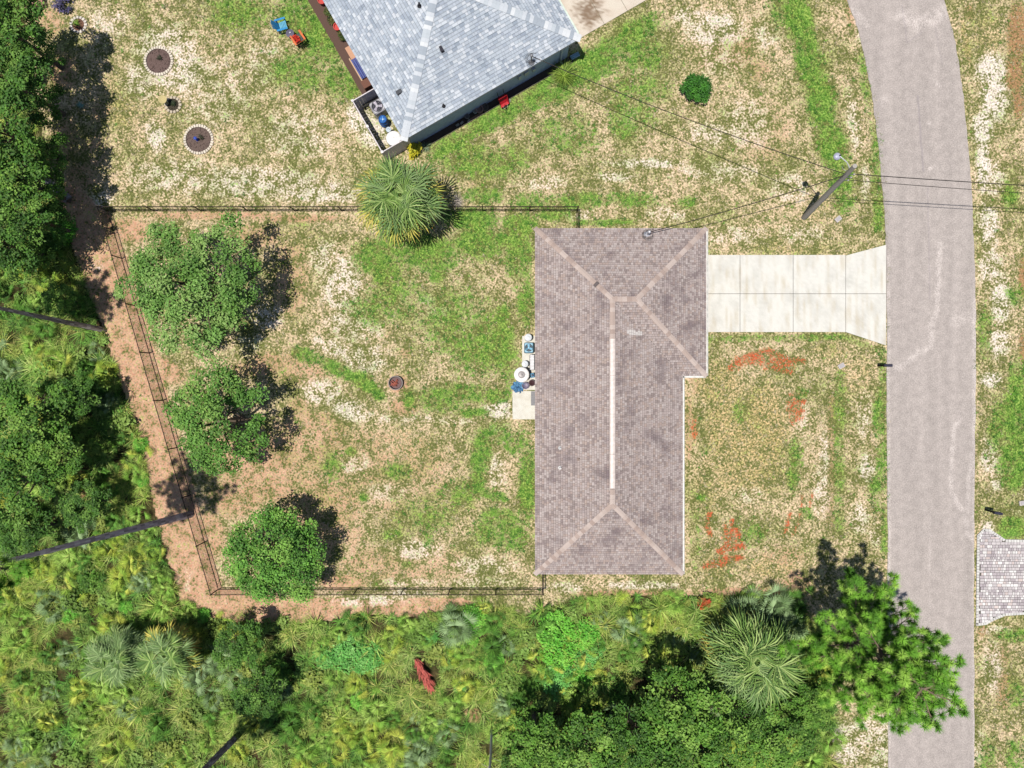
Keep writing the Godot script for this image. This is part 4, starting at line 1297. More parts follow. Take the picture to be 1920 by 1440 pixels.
func condenser(label: String, at: Vector3, turn: float, s: Vector3, shell: Color, dark: Color, blade: Color) -> void:
	var t := thing("air_conditioner", label, "air conditioner", at, turn, "outdoor air conditioners")
	var b := MB.new()
	b.box(Vector3(0, s.y * 0.5, 0), s, Basis.IDENTITY, shell)
	part(t, "cabinet", b, M.metal)
	b = MB.new()
	var r: float = min(s.x, s.z) * 0.43
	b.lathe([[r, s.y + 0.002], [r, s.y + 0.03], [r * 0.95, s.y + 0.03], [r * 0.94, s.y + 0.006], [0.0, s.y + 0.006]], 28, Vector3.ZERO, dark)
	part(t, "fan_opening", b, M.plastic)
	for k in 3:
		b = MB.new()
		var a := TAU * k / 3 + 0.5
		var d := Vector3(cos(a), 0, sin(a)); var e := Vector3(-d.z, 0, d.x)
		var o := Vector3(0, s.y + 0.012, 0)
		b.quad(o + d * r * 0.15 + e * 0.05, o + d * r * 0.15 - e * 0.05, o + d * r * 0.9 - e * r * 0.34 + Vector3(0, 0.02, 0), o + d * r * 0.9 + e * r * 0.22, blade)
		part(t, "fan_blade", b, M.metal)
	for k in 3:
		b = MB.new()
		var pts := []; var rad := []
		for i in 25:
			var a := TAU * i / 24
			pts.append(Vector3(cos(a) * r * (0.35 + 0.28 * k), s.y + 0.045, sin(a) * r * (0.35 + 0.28 * k))); rad.append(0.006)
		b.tube(pts, rad, 4, shell, false)
		part(t, "grille_wire", b, M.metal)
	b = MB.new()
	b.lathe([[r * 0.2, s.y + 0.05], [0.0, s.y + 0.055]], 14, Vector3.ZERO, shell)
	part(t, "hub", b, M.metal)

func build_equipment() -> void:
	var pc := func(p: Vector3) -> Color:
		return blend(tone(250, 247, 236), tone(226, 220, 204), 0.25 + wob.get_noise_2d(p.x * 2.0, p.z * 2.0) + wob.get_noise_2d(p.x * 6.0, p.z * 6.0) * 0.4)
	var ps := struct("patio_slab")
	slab(ps, "slab", [W(961, 733), Vector3(2.02, 0, W(0, 733).z), Vector3(2.02, 0, W(0, 786).z), W(961, 786)], 0.08, 0.1, pc)
	slab(ps, "slab", [W(979, 630), Vector3(2.02, 0, W(0, 630).z), Vector3(2.02, 0, W(0, 731).z), W(979, 731)], 0.06, 0.1, pc)
	var b := MB.new()
	b.box(Vector3.ZERO, Vector3(0.45, 0.03, 0.92), Basis.IDENTITY, tone(120, 120, 126))
	for i in 10: b.box(Vector3(0, 0.018, -0.42 + 0.092 * i), Vector3(0.41, 0.012, 0.04), Basis.IDENTITY, tone(140, 140, 146))
	whole("doormat", b, M.plastic, "ribbed grey doormat on the small concrete patio", "doormat", W(1002, 747) + Vector3(0, 0.097, 0))
	var grp := "tanks behind the brown-roofed house"
	tank("water_tank", "small white-lidded tank at the upper end of the equipment pad", W(990, 634, 0.06), 0.23, 0.75, tone(200, 206, 214), tone(226, 232, 238), tone(214, 220, 226), 0.07, grp)
	condenser("blue-grey air conditioner on the pad behind the brown-roofed house", W(991, 653, 0.06), 0.0, Vector3(0.6, 0.72, 0.68), tone(128, 168, 190), tone(40, 60, 74), tone(104, 160, 190))
	b = MB.new()
	b.box(Vector3(0, 0.45, 0), Vector3(0.3, 0.9, 1.0), Basis.IDENTITY, tone(172, 172, 178))
	for i in 10: b.box(Vector3(0, 0.91, -0.44 + 0.098 * i), Vector3(0.26, 0.02, 0.05), Basis.IDENTITY, tone(196, 196, 200))
	whole("utility_cabinet", b, M.metal, "grey ribbed utility cabinet against the wall beside the small tanks", "cabinet", W(997, 680, 0.06))
	tank("water_tank", "small white-lidded tank touching the big round white tank", W(984, 683, 0.06), 0.21, 0.7, tone(196, 204, 214), tone(226, 232, 238), tone(206, 212, 220), 0.07, grp)
	tank("water_tank", "big round white tank with a grey hub behind the house", W(977.5, 703, 0.0), 0.47, 1.25, tone(226, 222, 220), tone(250, 248, 246), tone(136, 132, 134), 0.22, grp)
	whole("blue_tarp", crown_mesh({"R": 0.3, "H": 0.3, "cl": 20, "lv": 30, "ls": 0.2, "cr": 0.16, "cols": [tone(110, 166, 206), tone(76, 120, 166)]}), M.blade, "crumpled blue tarp on the ground below the big white tank", "tarp", W(972, 724))
	b = MB.new()
	b.lathe([[0.14, 0.0], [0.2, 0.02], [0.22, 0.34], [0.24, 0.36], [0.2, 0.36], [0.17, 0.1], [0.0, 0.08]], 16, Vector3.ZERO, tone(120, 112, 140))
	whole("bucket", b, M.plastic, "violet-grey bucket beside the crumpled blue tarp", "bucket", W(985, 723, 0.06))
	b = MB.new()
	b.lathe([[0.15, 0.0], [0.18, 0.02], [0.2, 0.3], [0.22, 0.32], [0.18, 0.32], [0.0, 0.24]], 16, Vector3.ZERO, tone(78, 56, 58))
	whole("plant_pot", b, M.plastic, "dark brown pot against the wall above the small patio", "pot", W(997, 718, 0.06))
	b = MB.new()
	b.box(Vector3(0, 0.25, 0), Vector3(0.24, 0.5, 0.3), Basis(Vector3.UP, 0.2), tone(80, 150, 190))
	b.lathe([[0.09, 0.5], [0.08, 0.56], [0.0, 0.57]], 10, Vector3.ZERO, tone(40, 60, 90))
	whole("pool_pump", b, M.plastic, "blue pump box against the wall behind the big white tank", "pump", W(998, 704, 0.06))

func build_neighbour_things() -> void:
	var N := func(px: float, py: float, h := 0.0) -> Vector3: return W(px, py, h)
	var yaw := atan2(0.5, 0.866)
	# white vinyl screen round the air conditioner
	var f := thing("vinyl_screen", "white vinyl screen fence round the neighbour's air conditioner", "fence")
	var ht := 1.7
	var A := W(661, 189, ht); A.y = 0.0
	var B := A - NV * 3.75
	var C := B + NU * 1.85
	var D := A + NU * 1.95
	for s in [[A, B], [B, C], [A, D]]:
		var a: Vector3 = s[0]; var e: Vector3 = s[1]
		var d := (e - a).normalized()
		var bs := Basis(d.cross(Vector3.UP), Vector3.UP, -d)
		var L := a.distance_to(e)
		var n := int(L / 0.19)
		for i in n:
			var m := MB.new()
			m.box(Vector3.ZERO, Vector3(0.025, ht - 0.2, L / n - 0.006), Basis.IDENTITY, vary(tone(240, 236, 246), 0.02))
			var o := part(f, "board", m, M.plastic)
			o.transform = Transform3D(bs, a.lerp(e, (i + 0.5) / n) + Vector3(0, ht * 0.5 - 0.02, 0))
		for y in [ht - 0.06, 0.12]:
			var m := MB.new()
			m.box((a + e) * 0.5 + Vector3(0, y, 0), Vector3(0.06, 0.12, L), bs, tone(240, 232, 236))
			part(f, "rail", m, M.plastic)
	for p in [A, B, C, A.lerp(B, 0.5), D]:
		var m := MB.new()
		m.box(p + Vector3(0, ht * 0.5, 0), Vector3(0.13, ht, 0.13), Basis(NU, Vector3.UP, NU.cross(Vector3.UP)), tone(246, 238, 240))
		m.box(p + Vector3(0, ht + 0.02, 0), Vector3(0.16, 0.04, 0.16), Basis(NU, Vector3.UP, NU.cross(Vector3.UP)), tone(250, 244, 246))
		part(f, "post", m, M.plastic)
	condenser("light grey air conditioner with a dark fan inside the white screen", W(712, 209), yaw, Vector3(0.85, 0.9, 0.85), tone(202, 202, 210), tone(44, 44, 58), tone(198, 192, 208))
	var t := thing("black_rack", "black slatted rack leaning inside the white screen fence", "rack", W(699, 192), yaw)
	for i in 2:
		for k in 4:
			var m := MB.new()
			m.box(Vector3(-0.36 + i * 0.72, 0.5 - 0.0 * k, -0.18 + 0.12 * k), Vector3(0.6, 0.06, 0.05), Basis.IDENTITY, tone(30, 32, 36) if k != 1 else tone(150, 158, 160))
			part(t, "slat", m, M.paint)
		for x in [-0.3, 0.3]:
			var m := MB.new()
			m.box(Vector3(-0.36 + i * 0.72 + x, 0.24, 0), Vector3(0.05, 0.48, 0.44), Basis.IDENTITY, tone(28, 30, 34))
			part(t, "side_frame", m, M.paint)
	var b := MB.new()
	t = thing("barrel", "blue plastic barrel inside the white screen fence", "barrel", W(722, 233))
	b.lathe([[0.24, 0.0], [0.27, 0.05], [0.28, 0.3], [0.3, 0.33], [0.28, 0.36], [0.28, 0.6], [0.3, 0.63], [0.28, 0.66], [0.27, 0.9], [0.25, 0.94], [0.23, 0.94], [0.22, 0.9], [0.0, 0.9]], 22, Vector3.ZERO, tone(38, 104, 186))
	part(t, "body", b, M.plastic)
	b = MB.new()
	b.lathe([[0.06, 0.9], [0.06, 0.95], [0.0, 0.955]], 10, Vector3(0.02, 0, 0.02), tone(190, 224, 250))
	part(t, "bung", b, M.plastic)
	b = MB.new()
	for k in 4: b.box(Vector3(cos(k * PI / 2) * 0.12, 0.915, sin(k * PI / 2) * 0.12), Vector3(0.09, 0.03, 0.05), Basis(Vector3.UP, k * 0.7), tone(110, 180, 236))
	part(t, "lid_ribs", b, M.plastic)
	tank("water_tank", "small pale tank between the blue barrel and the large white tank", W(732, 250), 0.17, 0.75, tone(186, 206, 226), tone(206, 222, 236), tone(190, 210, 226), 0.06, "tanks beside the grey-roofed house")
	tank("water_tank", "large brilliant white round tank at the grey roof's lower corner", W(744, 272), 0.46, 1.35, tone(240, 240, 240), tone(255, 255, 255), tone(255, 255, 255), 0.05, "tanks beside the grey-roofed house")
	# along the pale blue wall
	var S := W(757, 263, EAVE_N); S.y = 0.0
	var wall := func(px: float, py: float, off: float) -> Vector3:
		var p := W(px, py) - S
		return S + NU * p.dot(NU) + NV * off
	wheelbarrow(W(943, 193.5), yaw)
	for k in [[876, 220.5, 0.17, 0.26, [150, 144, 142], "grey pot nearest the yellow shrub under the pale blue wall"], [891, 211, 0.15, 0.28, [206, 204, 202], "small white pot between two larger pots under the blue wall"], [899, 207.5, 0.26, 0.3, [188, 148, 138], "wide terracotta pot with empty middle under the blue wall"], [909, 204, 0.25, 0.28, [128, 116, 106], "wide grey-brown pot nearest the red wheelbarrow"]]:
		b = MB.new()
		var r: float = k[2]; var h: float = k[3]
		var c := tone(k[4][0], k[4][1], k[4][2])
		b.lathe([[r * 0.7, 0.0], [r * 0.95, h * 0.85], [r * 1.05, h * 0.86], [r * 1.05, h], [r * 0.82, h], [r * 0.74, h * 0.55], [0.0, h * 0.5]], 20, Vector3.ZERO, c)
		whole("plant_pot", b, M.stone, k[5], "pot", W(k[0], k[1]) + Vector3(0, 0.012, 0), 0.0, "pots along the pale blue wall")
	b = MB.new()
	b.box(Vector3(0, 0.03, 0), Vector3(1.1, 0.05, 0.2), Basis.IDENTITY, tone(168, 128, 112))
	whole("plank", b, M.wood, "weathered reddish plank lying in front of the pots", "plank", W(892, 220) + Vector3(0, 0.012, 0), yaw)
	for k in 4:
		b = MB.new()
		b.box(Vector3(0, 0.05, 0), Vector3(0.24, 0.1, 0.13), Basis.IDENTITY, vary(tone(190, 184, 172), 0.1))
		whole("loose_block", b, M.stone, ["loose edging block nearest the blue wall's lower corner", "loose edging block second from the blue wall's lower corner", "loose edging block beside the grey pot's foot", "loose edging block right beside the red wheelbarrow's wheel"][k], "block", W([858, 866, 879, 955][k], [235, 231, 227.5, 190][k]) + Vector3(0, 0.012, 0), yaw + k * 0.3, "loose edging blocks by the wall")
	b = MB.new()
	b.box(Vector3(0, 0.06, 0), Vector3(0.62, 0.1, 0.28), Basis.IDENTITY, tone(150, 190, 206))
	b.box(Vector3(0.0, 0.125, 0.12), Vector3(0.6, 0.05, 0.04), Basis.IDENTITY, tone(178, 210, 222))
	b.box(Vector3(0.0, 0.125, -0.12), Vector3(0.6, 0.05, 0.04), Basis.IDENTITY, tone(178, 210, 222))
	whole("splash_block", b, M.plastic, "pale blue splash block below the downspout", "splash block", W(1078, 106) + Vector3(0, 0.002, 0), 0.5)
	whole("spiky_shrub", tuft_mesh(300, 1.25, 0.05, 1.25, [tone(120, 152, 52), tone(84, 116, 34), tone(160, 184, 84)], 3), M.blade, "big arching grassy clump under the electric mast", "shrub", W(1056, 143))
	whole("spiky_shrub", tuft_mesh(70, 0.6, 0.04, 1.1, [tone(140, 160, 130), tone(96, 116, 84)], 3), M.blade, "small grey-green spiky clump at the blue wall's lower corner", "shrub", W(798, 276))
	whole("dry_shrub", tuft_mesh(120, 0.85, 0.02, 1.2, [tone(176, 166, 156), tone(140, 132, 120), tone(196, 186, 176)], 3), M.blade, "dry grey twiggy shrub at the big palm's right by the fence", "shrub", W(858, 380))
	whole("yellow_shrub", crown_mesh({"R": 0.5, "H": 0.8, "cl": 18, "lv": 60, "ls": 0.13, "cr": 0.24, "cols": [tone(206, 196, 44), tone(160, 172, 46), tone(226, 214, 70)]}), M.leaf, "bright yellow-green shrub between the palm and the white tank", "shrub", W(777, 280))
	# behind the left eave
	b = MB.new()
	b.box(Vector3(0, 0.04, 0), Vector3(0.62, 0.07, 0.9), Basis.IDENTITY, tone(226, 176, 146))
	whole("paver_pad", b, M.stone, "tan stepping pad beside the blue slatted lounger", "paver", W(661, 98) + Vector3(0, 0.012, 0), yaw)
	t = thing("slatted_lounger", "dark blue slatted lounger half under the grey roof's edge", "lounger", W(678, 131), yaw)
	for i in 5:
		b = MB.new()
		b.box(Vector3(-0.26 + 0.13 * i, 0.36, 0), Vector3(0.1, 0.03, 1.45), Basis.IDENTITY, vary(tone(92, 104, 172), 0.12))
		part(t, "slat", b, M.paint)
	for x in [-0.24, 0.24]:
		for z in [-0.6, 0.6]:
			b = MB.new()
			b.box(Vector3(x, 0.17, z), Vector3(0.06, 0.34, 0.06), Basis.IDENTITY, tone(46, 48, 76))
			part(t, "leg", b, M.paint)
	b = MB.new()
	b.box(Vector3(0, 0.1, 0), Vector3(0.09, 0.2, 2.1), Basis.IDENTITY, tone(240, 206, 170))
	whole("timber_edging", b, M.wood, "pale timber edging along the blue slatted lounger", "edging", W(671, 138), yaw)
	b = MB.new()
	b.box(Vector3(0, 0.3, 0), Vector3(0.6, 0.6, 0.5), Basis.IDENTITY, tone(128, 88, 72))
	b.box(Vector3(0, 0.62, 0), Vector3(0.64, 0.05, 0.54), Basis.IDENTITY, tone(138, 98, 82))
	whole("storage_box", b, M.wood, "brown storage box between the lounger and the white screen", "box", W(691, 163), yaw)
	for k in [[606, 6, "red pot at the grey roof's left edge nearest the top"], [635, 55, "coral red pot in the mulch under the grey eave"]]:
		b = MB.new()
		b.lathe([[0.16, 0.0], [0.24, 0.34], [0.27, 0.35], [0.27, 0.4], [0.22, 0.4], [0.2, 0.3], [0.0, 0.28]], 18, Vector3.ZERO, tone(230, 96, 92))
		whole("plant_pot", b, M.stone, k[2], "pot", W(k[0], k[1]) + Vector3(0, 0.012, 0), 0.0, "red pots under the grey eave")
	for k in [[618, 26, "dark leafy plant above the coral pot under the grey eave"], [644, 72, "dark leafy plant below the coral pot under the grey eave"], [627, 40, "small dark plant touching the coral pot under the eave"]]:
		whole("bed_plant", crown_mesh({"R": 0.36, "H": 0.4, "cl": 12, "lv": 40, "ls": 0.11, "cr": 0.17, "cols": [tone(70, 96, 42), tone(46, 60, 32), tone(110, 110, 60)]}), M.leaf, k[2], "plant", W(k[0], k[1]), 0.0, "plants in the mulch under the grey eave")

func wheelbarrow(at: Vector3, yaw: float) -> void:
	# stood on its nose against the wall, tray facing out
	var t := thing("wheelbarrow", "red wheelbarrow stood on end against the pale blue wall", "wheelbarrow", at, yaw)
	t.scale = Vector3.ONE * 0.8
	var red := tone(206, 46, 56)
	var b := MB.new()
	var q := [Vector3(-0.3, 0.35, 0.16), Vector3(0.3, 0.35, 0.16), Vector3(0.34, 1.05, -0.22), Vector3(-0.34, 1.05, -0.22)]
	var o := Vector3(0, 0.12, 0.24)
	var w := [q[0] + o + Vector3(-0.08, -0.12, 0), q[1] + o + Vector3(0.08, -0.12, 0), q[2] + o + Vector3(0.06, 0.02, 0), q[3] + o + Vector3(-0.06, 0.02, 0)]
	b.quad(q[0], q[1], q[2], q[3], red)
	for i in 4: b.quad(q[i], q[(i + 1) % 4], w[(i + 1) % 4], w[i], vary(red, 0.1))
	part(t, "tray", b, M.paint)
	for s in [-1.0, 1.0]:
		b = MB.new()
		b.tube([Vector3(s * 0.1, 0.2, 0.34), Vector3(s * 0.22, 0.4, 0.1), Vector3(s * 0.27, 1.3, -0.36), Vector3(s * 0.28, 1.62, -0.42)], [0.022, 0.022, 0.022, 0.022], 7, tone(44, 42, 46))
		part(t, "handle", b, M.paint)
		b = MB.new()
		b.tube([Vector3(s * 0.22, 0.75, -0.06), Vector3(s * 0.22, 0.5, -0.25), Vector3(s * 0.22, 0.02, -0.2)], [0.016, 0.016, 0.016], 6, tone(200, 196, 190))
		part(t, "leg", b, M.metal)
	b = MB.new()
	b.tube([Vector3(-0.2, 0.4, 0.34), Vector3(-0.17, 0.22, 0.52), Vector3(0.17, 0.22, 0.52), Vector3(0.2, 0.4, 0.34)], [0.014, 0.014, 0.014, 0.014], 6, tone(226, 216, 206))
	part(t, "nose_guard", b, M.metal)
	var wh := MB.new()
	var pts := []; var rad := []
	for i in 21:
		var a := TAU * i / 20
		pts.append(Vector3(0, 0.2 + cos(a) * 0.15, 0.42 + sin(a) * 0.15)); rad.append(0.05)
	wh.tube(pts, rad, 8, tone(38, 36, 36), false)
	var wp := part(t, "wheel", wh, M.plastic)
	b = MB.new()
	b.tube([Vector3(-0.05, 0.2, 0.42), Vector3(0.05, 0.2, 0.42)], [0.1, 0.1], 14, tone(150, 140, 140))
	part(wp, "rim", b, M.metal)

# ---------------------------------------------------------------- pole and wires
func wire(called: String, label: String, a: Vector3, e: Vector3, sag: float, r: float) -> void:
	var b := MB.new()
	var pts := []; var rad := []
	for i in 25:
		var t := i / 24.0
		pts.append(a.lerp(e, t) - Vector3(0, sag * 4.0 * t * (1.0 - t), 0)); rad.append(r)
	b.tube(pts, rad, 6, tone(52, 48, 50))
	whole(called, b, M.wire, label, "wire", Vector3.ZERO, 0.0, "overhead wires at the utility pole")

func build_pole() -> void:
	var base := W(1507, 408); var top := W(1603, 311, 8.0)
	var p := thing("utility_pole", "leaning grey wooden utility pole with a street lamp by the road", "utility pole", base)
	var d := top - base
	var b := MB.new()
	b.tube([Vector3(0, 0, 0), d * 0.5, d], [0.17, 0.15, 0.125], 14, tone(196, 190, 184))
	part(p, "pole", b, M.bark)
	b = MB.new()
	b.tube([Vector3(0.15, 0, 0.1), d * 0.5 + Vector3(0.14, 0, 0.07), d * 0.86 + Vector3(0.12, 0, 0.06)], [0.025, 0.025, 0.025], 6, tone(150, 156, 156))
	part(p, "conduit", b, M.metal)
	var l := d * 0.93
	var arm_end := W(1575, 293, 7.7) - base
	b = MB.new()
	b.tube([l, l.lerp(arm_end, 0.5) + Vector3(0, 0.18, 0), arm_end], [0.035, 0.03, 0.03], 8, tone(216, 216, 226))
	part(p, "lamp_arm", b, M.metal)
	b = MB.new()
	var hc := arm_end + Vector3(-0.1, -0.05, -0.03)
	b.lathe([[0.17, -0.16], [0.2, -0.12], [0.2, -0.04], [0.15, 0.03], [0.08, 0.07], [0.0, 0.08]], 18, hc, tone(206, 210, 232))
	var hd := part(p, "lamp_head", b, M.metal)
	b = MB.new()
	b.lathe([[0.045, 0.06], [0.045, 0.14], [0.03, 0.16], [0.0, 0.165]], 10, hc + Vector3(0.08, 0, 0), tone(36, 38, 48))
	part(hd, "photocell", b, M.plastic)
	for k in [[0.88, 0.22], [0.83, 0.2], [0.78, 0.16]]:
		b = MB.new()
		b.tube([d * k[0] + Vector3(-0.18, 0, 0.06), d * k[0] + Vector3(0.3, 0.05, 0.1)], [0.02, 0.02], 6, tone(110, 110, 116))
		b.lathe([[0.05, 0.0], [0.06, 0.05], [0.03, 0.09], [0.05, 0.12], [0.0, 0.14]], 10, d * k[0] + Vector3(0.3, 0.05, 0.1), tone(170, 166, 164))
		part(p, "insulator", b, M.metal)
	b = MB.new()
	var pts := []
	for i in 9: pts.append(d * 0.9 + Vector3(0.18 - 0.07 * i, -0.25 * sin(PI * i / 8.0), -0.05 - 0.03 * i))
	b.tube(pts, [0.014, 0.014, 0.014, 0.014, 0.014, 0.014, 0.014, 0.014, 0.014], 5, tone(190, 190, 196))
	part(p, "jumper_cable", b, M.wire)
	var at := base + d * 0.87
	wire("service_wire", "service wire from the pole to the grey-roofed house's mast", at + Vector3(-0.15, 0, 0), mast_neigh, 0.55, 0.024)
	wire("service_wire", "service wire from the pole to the brown roof's mast", at + Vector3(-0.1, -0.25, 0.05), mast_main, 0.5, 0.024)
	wire("street_wire", "upper wire leaving the pole across the road", base + d * 0.88 + Vector3(0.3, 0.15, 0.1), Vector3(52, 7.4, -9.9), 0.5, 0.024)
	wire("street_wire", "lower thinner wire leaving the pole across the road", base + d * 0.78 + Vector3(0.3, 0.15, 0.1), Vector3(52, 6.6, -9.7), 0.7, 0.018)

# ---------------------------------------------------------------- vegetation
func rdir() -> Vector3:
	var y := rng.randf_range(-1.0, 1.0); var a := rng.randf() * TAU
	var r := sqrt(1.0 - y * y)
	return Vector3(cos(a) * r, y, sin(a) * r)

func crown_mesh(p: Dictionary) -> ArrayMesh:
	# leaf clusters spread through an uneven dome; every leaf its own folded face
	var b := MB.new()
	var R: float = p.R; var H: float = p.H
	var sd := rng.randf() * 50.0
	var cols: Array = p.cols
	var cuts: Array = p.get("cuts", [])
	for k in int(p.cl):
		var a := rng.randf() * TAU
		var lob: float = 0.84 + float(p.get("rag", 0.42)) * wob.get_noise_2d(cos(a) * 1.6 + sd, sin(a) * 1.6)
		var f := sqrt(rng.randf())
		var y := H * sqrt(max(0.0, 1.0 - f * f * 0.92)) * (rng.randf_range(0.35, 1.0) if rng.randf() < 0.45 else rng.randf_range(0.82, 1.0))
		y *= 0.82 + 0.5 * wob.get_noise_2d(cos(a) * f * 2.4 + sd + 9.0, sin(a) * f * 2.4)
		var c := Vector3(cos(a) * f * R * lob, y, sin(a) * f * R * lob)
		var cr: float = p.cr * rng.randf_range(0.65, 1.3)
		var base: Color = cols[rng.randi() % cols.size()]
		for i in int(p.lv):
			var v := rdir()
			if v.y < 0.0 and rng.randf() < 0.7: v.y = -v.y
			var q := c + Vector3(v.x, v.y * 0.65, v.z) * cr * sqrt(rng.randf_range(0.15, 1.0))
			if q.y < 0.0: q.y = rng.randf() * 0.05
			var nn := (v * 0.6 + Vector3.UP * 0.75 + rdir() * 0.55).normalized()
			var d := nn.cross(rdir()).normalized()
			if d.length_squared() < 0.5: continue
			var l: float = p.ls * rng.randf_range(0.6, 1.3)
			b.leaf(q, d, nn, l, l * 0.62, vary(blend(base, cols[rng.randi() % cols.size()], 0.35), 0.24))
	return b.mesh()

func limbs_mesh(h: float, R: float, H: float, n: int, r0: float, col: Color) -> ArrayMesh:
	var b := MB.new()
	for i in n:
		var a := TAU * i / n + rng.randf_range(-0.3, 0.3)
		var d := Vector3(cos(a), 0, sin(a))
		var s := Vector3(0, h * rng.randf_range(0.75, 1.0), 0)
		var e := Vector3(0, h, 0) + d * R * rng.randf_range(0.5, 0.85) + Vector3(0, H * rng.randf_range(0.2, 0.6), 0)
		var m := s.lerp(e, 0.5) + Vector3(0, H * 0.12, 0) + rdir() * 0.15
		b.tube([s, m, e], [r0 * 0.5, r0 * 0.32, r0 * 0.08], 6, vary(col, 0.1), false)
		for j in 2:
			var e2 := m.lerp(e, 0.6) + rdir() * R * 0.3 + Vector3(0, 0.2, 0)
			b.tube([m.lerp(e, 0.3 * j), e2], [r0 * 0.2, r0 * 0.05], 5, vary(col, 0.1), false)
	return b.mesh()

func trunk_mesh(h: float, r: float, col: Color, lean := Vector3.ZERO) -> ArrayMesh:
	var b := MB.new()
	var pts := []; var rad := []
	for i in 6:
		var t := i / 5.0
		pts.append(Vector3(0, h * t, 0) + lean * t + (rdir() * r * 0.25 if i > 0 and i < 5 else Vector3.ZERO))
		rad.append(r * (1.25 if i == 0 else 1.0 - 0.45 * t))
	b.tube(pts, rad, 10, col)
	return b.mesh()

func broadleaf(called: String, label: String, px: float, py: float, hc: float, p: Dictionary, group := "") -> Node3D:
	var at := W(px, py, hc)
	at.y = 0.0
	var t := thing(called, label, "tree", at, 0.0, group)
	var h: float = hc - p.H * 0.5
	part(t, "trunk", trunk_mesh(h + p.H * 0.25, p.get("tr", 0.16), tone(132, 116, 102)), M.bark)
	part(t, "limbs", limbs_mesh(h, p.R, p.H, 9, p.get("tr", 0.16), tone(120, 104, 90)), M.bark)
	var c := part(t, "crown", crown_mesh(p), M.leaf)
	c.position.y = h
	return t

func frond_mesh(lp: float, rf: float, nb: int, el: float, cols: Array, wd := 0.075) -> ArrayMesh:
	# a palm fan: an arching stalk in the y-z plane, then a starburst of folded blades round a drooping rib
	var b := MB.new()
	var pts := []; var rad := []
	var p := Vector3.ZERO
	var e := el
	for i in 6:
		pts.append(p); rad.append(0.03 * (1.0 - 0.09 * i))
		p += Vector3(0, sin(e), cos(e)) * lp / 5.0
		e -= 0.09
	b.tube(pts, rad, 5, vary(cols[0], 0.1), false)
	var hub: Vector3 = pts[5]
	var tilt := clampf(el * 0.62 - 0.22, -1.0, 0.75)
	var fs := Basis(Vector3.RIGHT, -tilt)
	var tw := Basis(Vector3.BACK, rng.randf_range(-0.3, 0.3))
	for i in nb:
		var t := (i + 0.5) / nb * 2.0 - 1.0
		var ang := t * 2.25 + rng.randf_range(-0.05, 0.05)
		var o := Vector3(0, 0.0, (1.0 - absf(t)) * rf * 0.25)
		var d := Vector3(sin(ang), 0.12 + 0.16 * absf(t), cos(ang)).normalized()
		var l: float = rf * (1.0 - 0.3 * absf(t)) * rng.randf_range(0.88, 1.1)
		var c: Color = vary(cols[rng.randi() % cols.size()], 0.26)
		var s := Vector3(d.z, 0, -d.x).normalized() * wd * 0.5
		var lift := Vector3(0, 0.022, 0)
		var p1 := o + d * l * 0.55
		var p2 := p1 + (d + Vector3(0, -0.45 - rng.randf() * 0.6, 0)).normalized() * l * 0.45
		var q := [o, o + s * 0.35, p1 + s + lift, p1, p1 - s + lift, o - s * 0.35, p2]
		for k in 7: q[k] = hub + fs * (tw * q[k])
		b.blade(q[0], q[1], q[2], c); b.blade(q[0], q[2], q[3], c)
		b.blade(q[0], q[3], q[4], c); b.blade(q[0], q[4], q[5], c)
		b.blade(q[2], q[6], q[3], c); b.blade(q[3], q[6], q[4], c)
	return b.mesh()

func palm(called: String, label: String, px: float, py: float, hc: float, R: float, n: int, group: String, warm: float) -> void:
	var at := W(px, py, hc)
	at.y = 0.0
	var t := thing(called, label, "palm tree", at, 0.0, group)
	var h := hc - 0.5
	part(t, "trunk", trunk_mesh(h, 0.2, tone(128, 112, 100)), M.bark)
	var green := [tone(135, 166, 86), tone(112, 144, 68), tone(164, 187, 113), tone(86, 121, 56)]
	var dark := [tone(125, 155, 92), tone(107, 138, 81), tone(147, 173, 114)]
	var yel := [tone(192, 193, 89), tone(164, 175, 78), tone(210, 197, 97)]
	var rust := [tone(232, 196, 92), tone(206, 166, 84), tone(200, 190, 98)]
	var ms := []
	for k in 7:
		var el := lerpf(1.35, -0.55, k / 6.0)
		var lp: float = R * (0.16 if k == 0 else lerpf(0.36, 0.56, k / 6.0)); var rf := R * 0.5
		var cs := [green, dark]
		if k >= 7.0 - warm * 8.0: cs = [yel, green + yel]
		if k >= 7.0 - warm * 3.5: cs = [yel + rust, rust]
		ms.append([frond_mesh(lp, rf, 24, el, cs[0]), frond_mesh(lp, rf, 21, el, cs[1])])
	for i in n:
		var f := (i + 0.5) / n
		var k: int = clampi(int(pow(f, 0.85) * 7.0 + rng.randf_range(-0.4, 0.4)), 0, 6)
		var o := part(t, "frond", ms[k][rng.randi() % 2], M.blade)
		o.transform = Transform3D(Basis(Vector3.UP, i * 2.39996 + rng.randf_range(-0.3, 0.3)), Vector3(0, h + 0.15 * (1.0 - f), 0)).scaled_local(Vector3.ONE * rng.randf_range(0.88, 1.1))

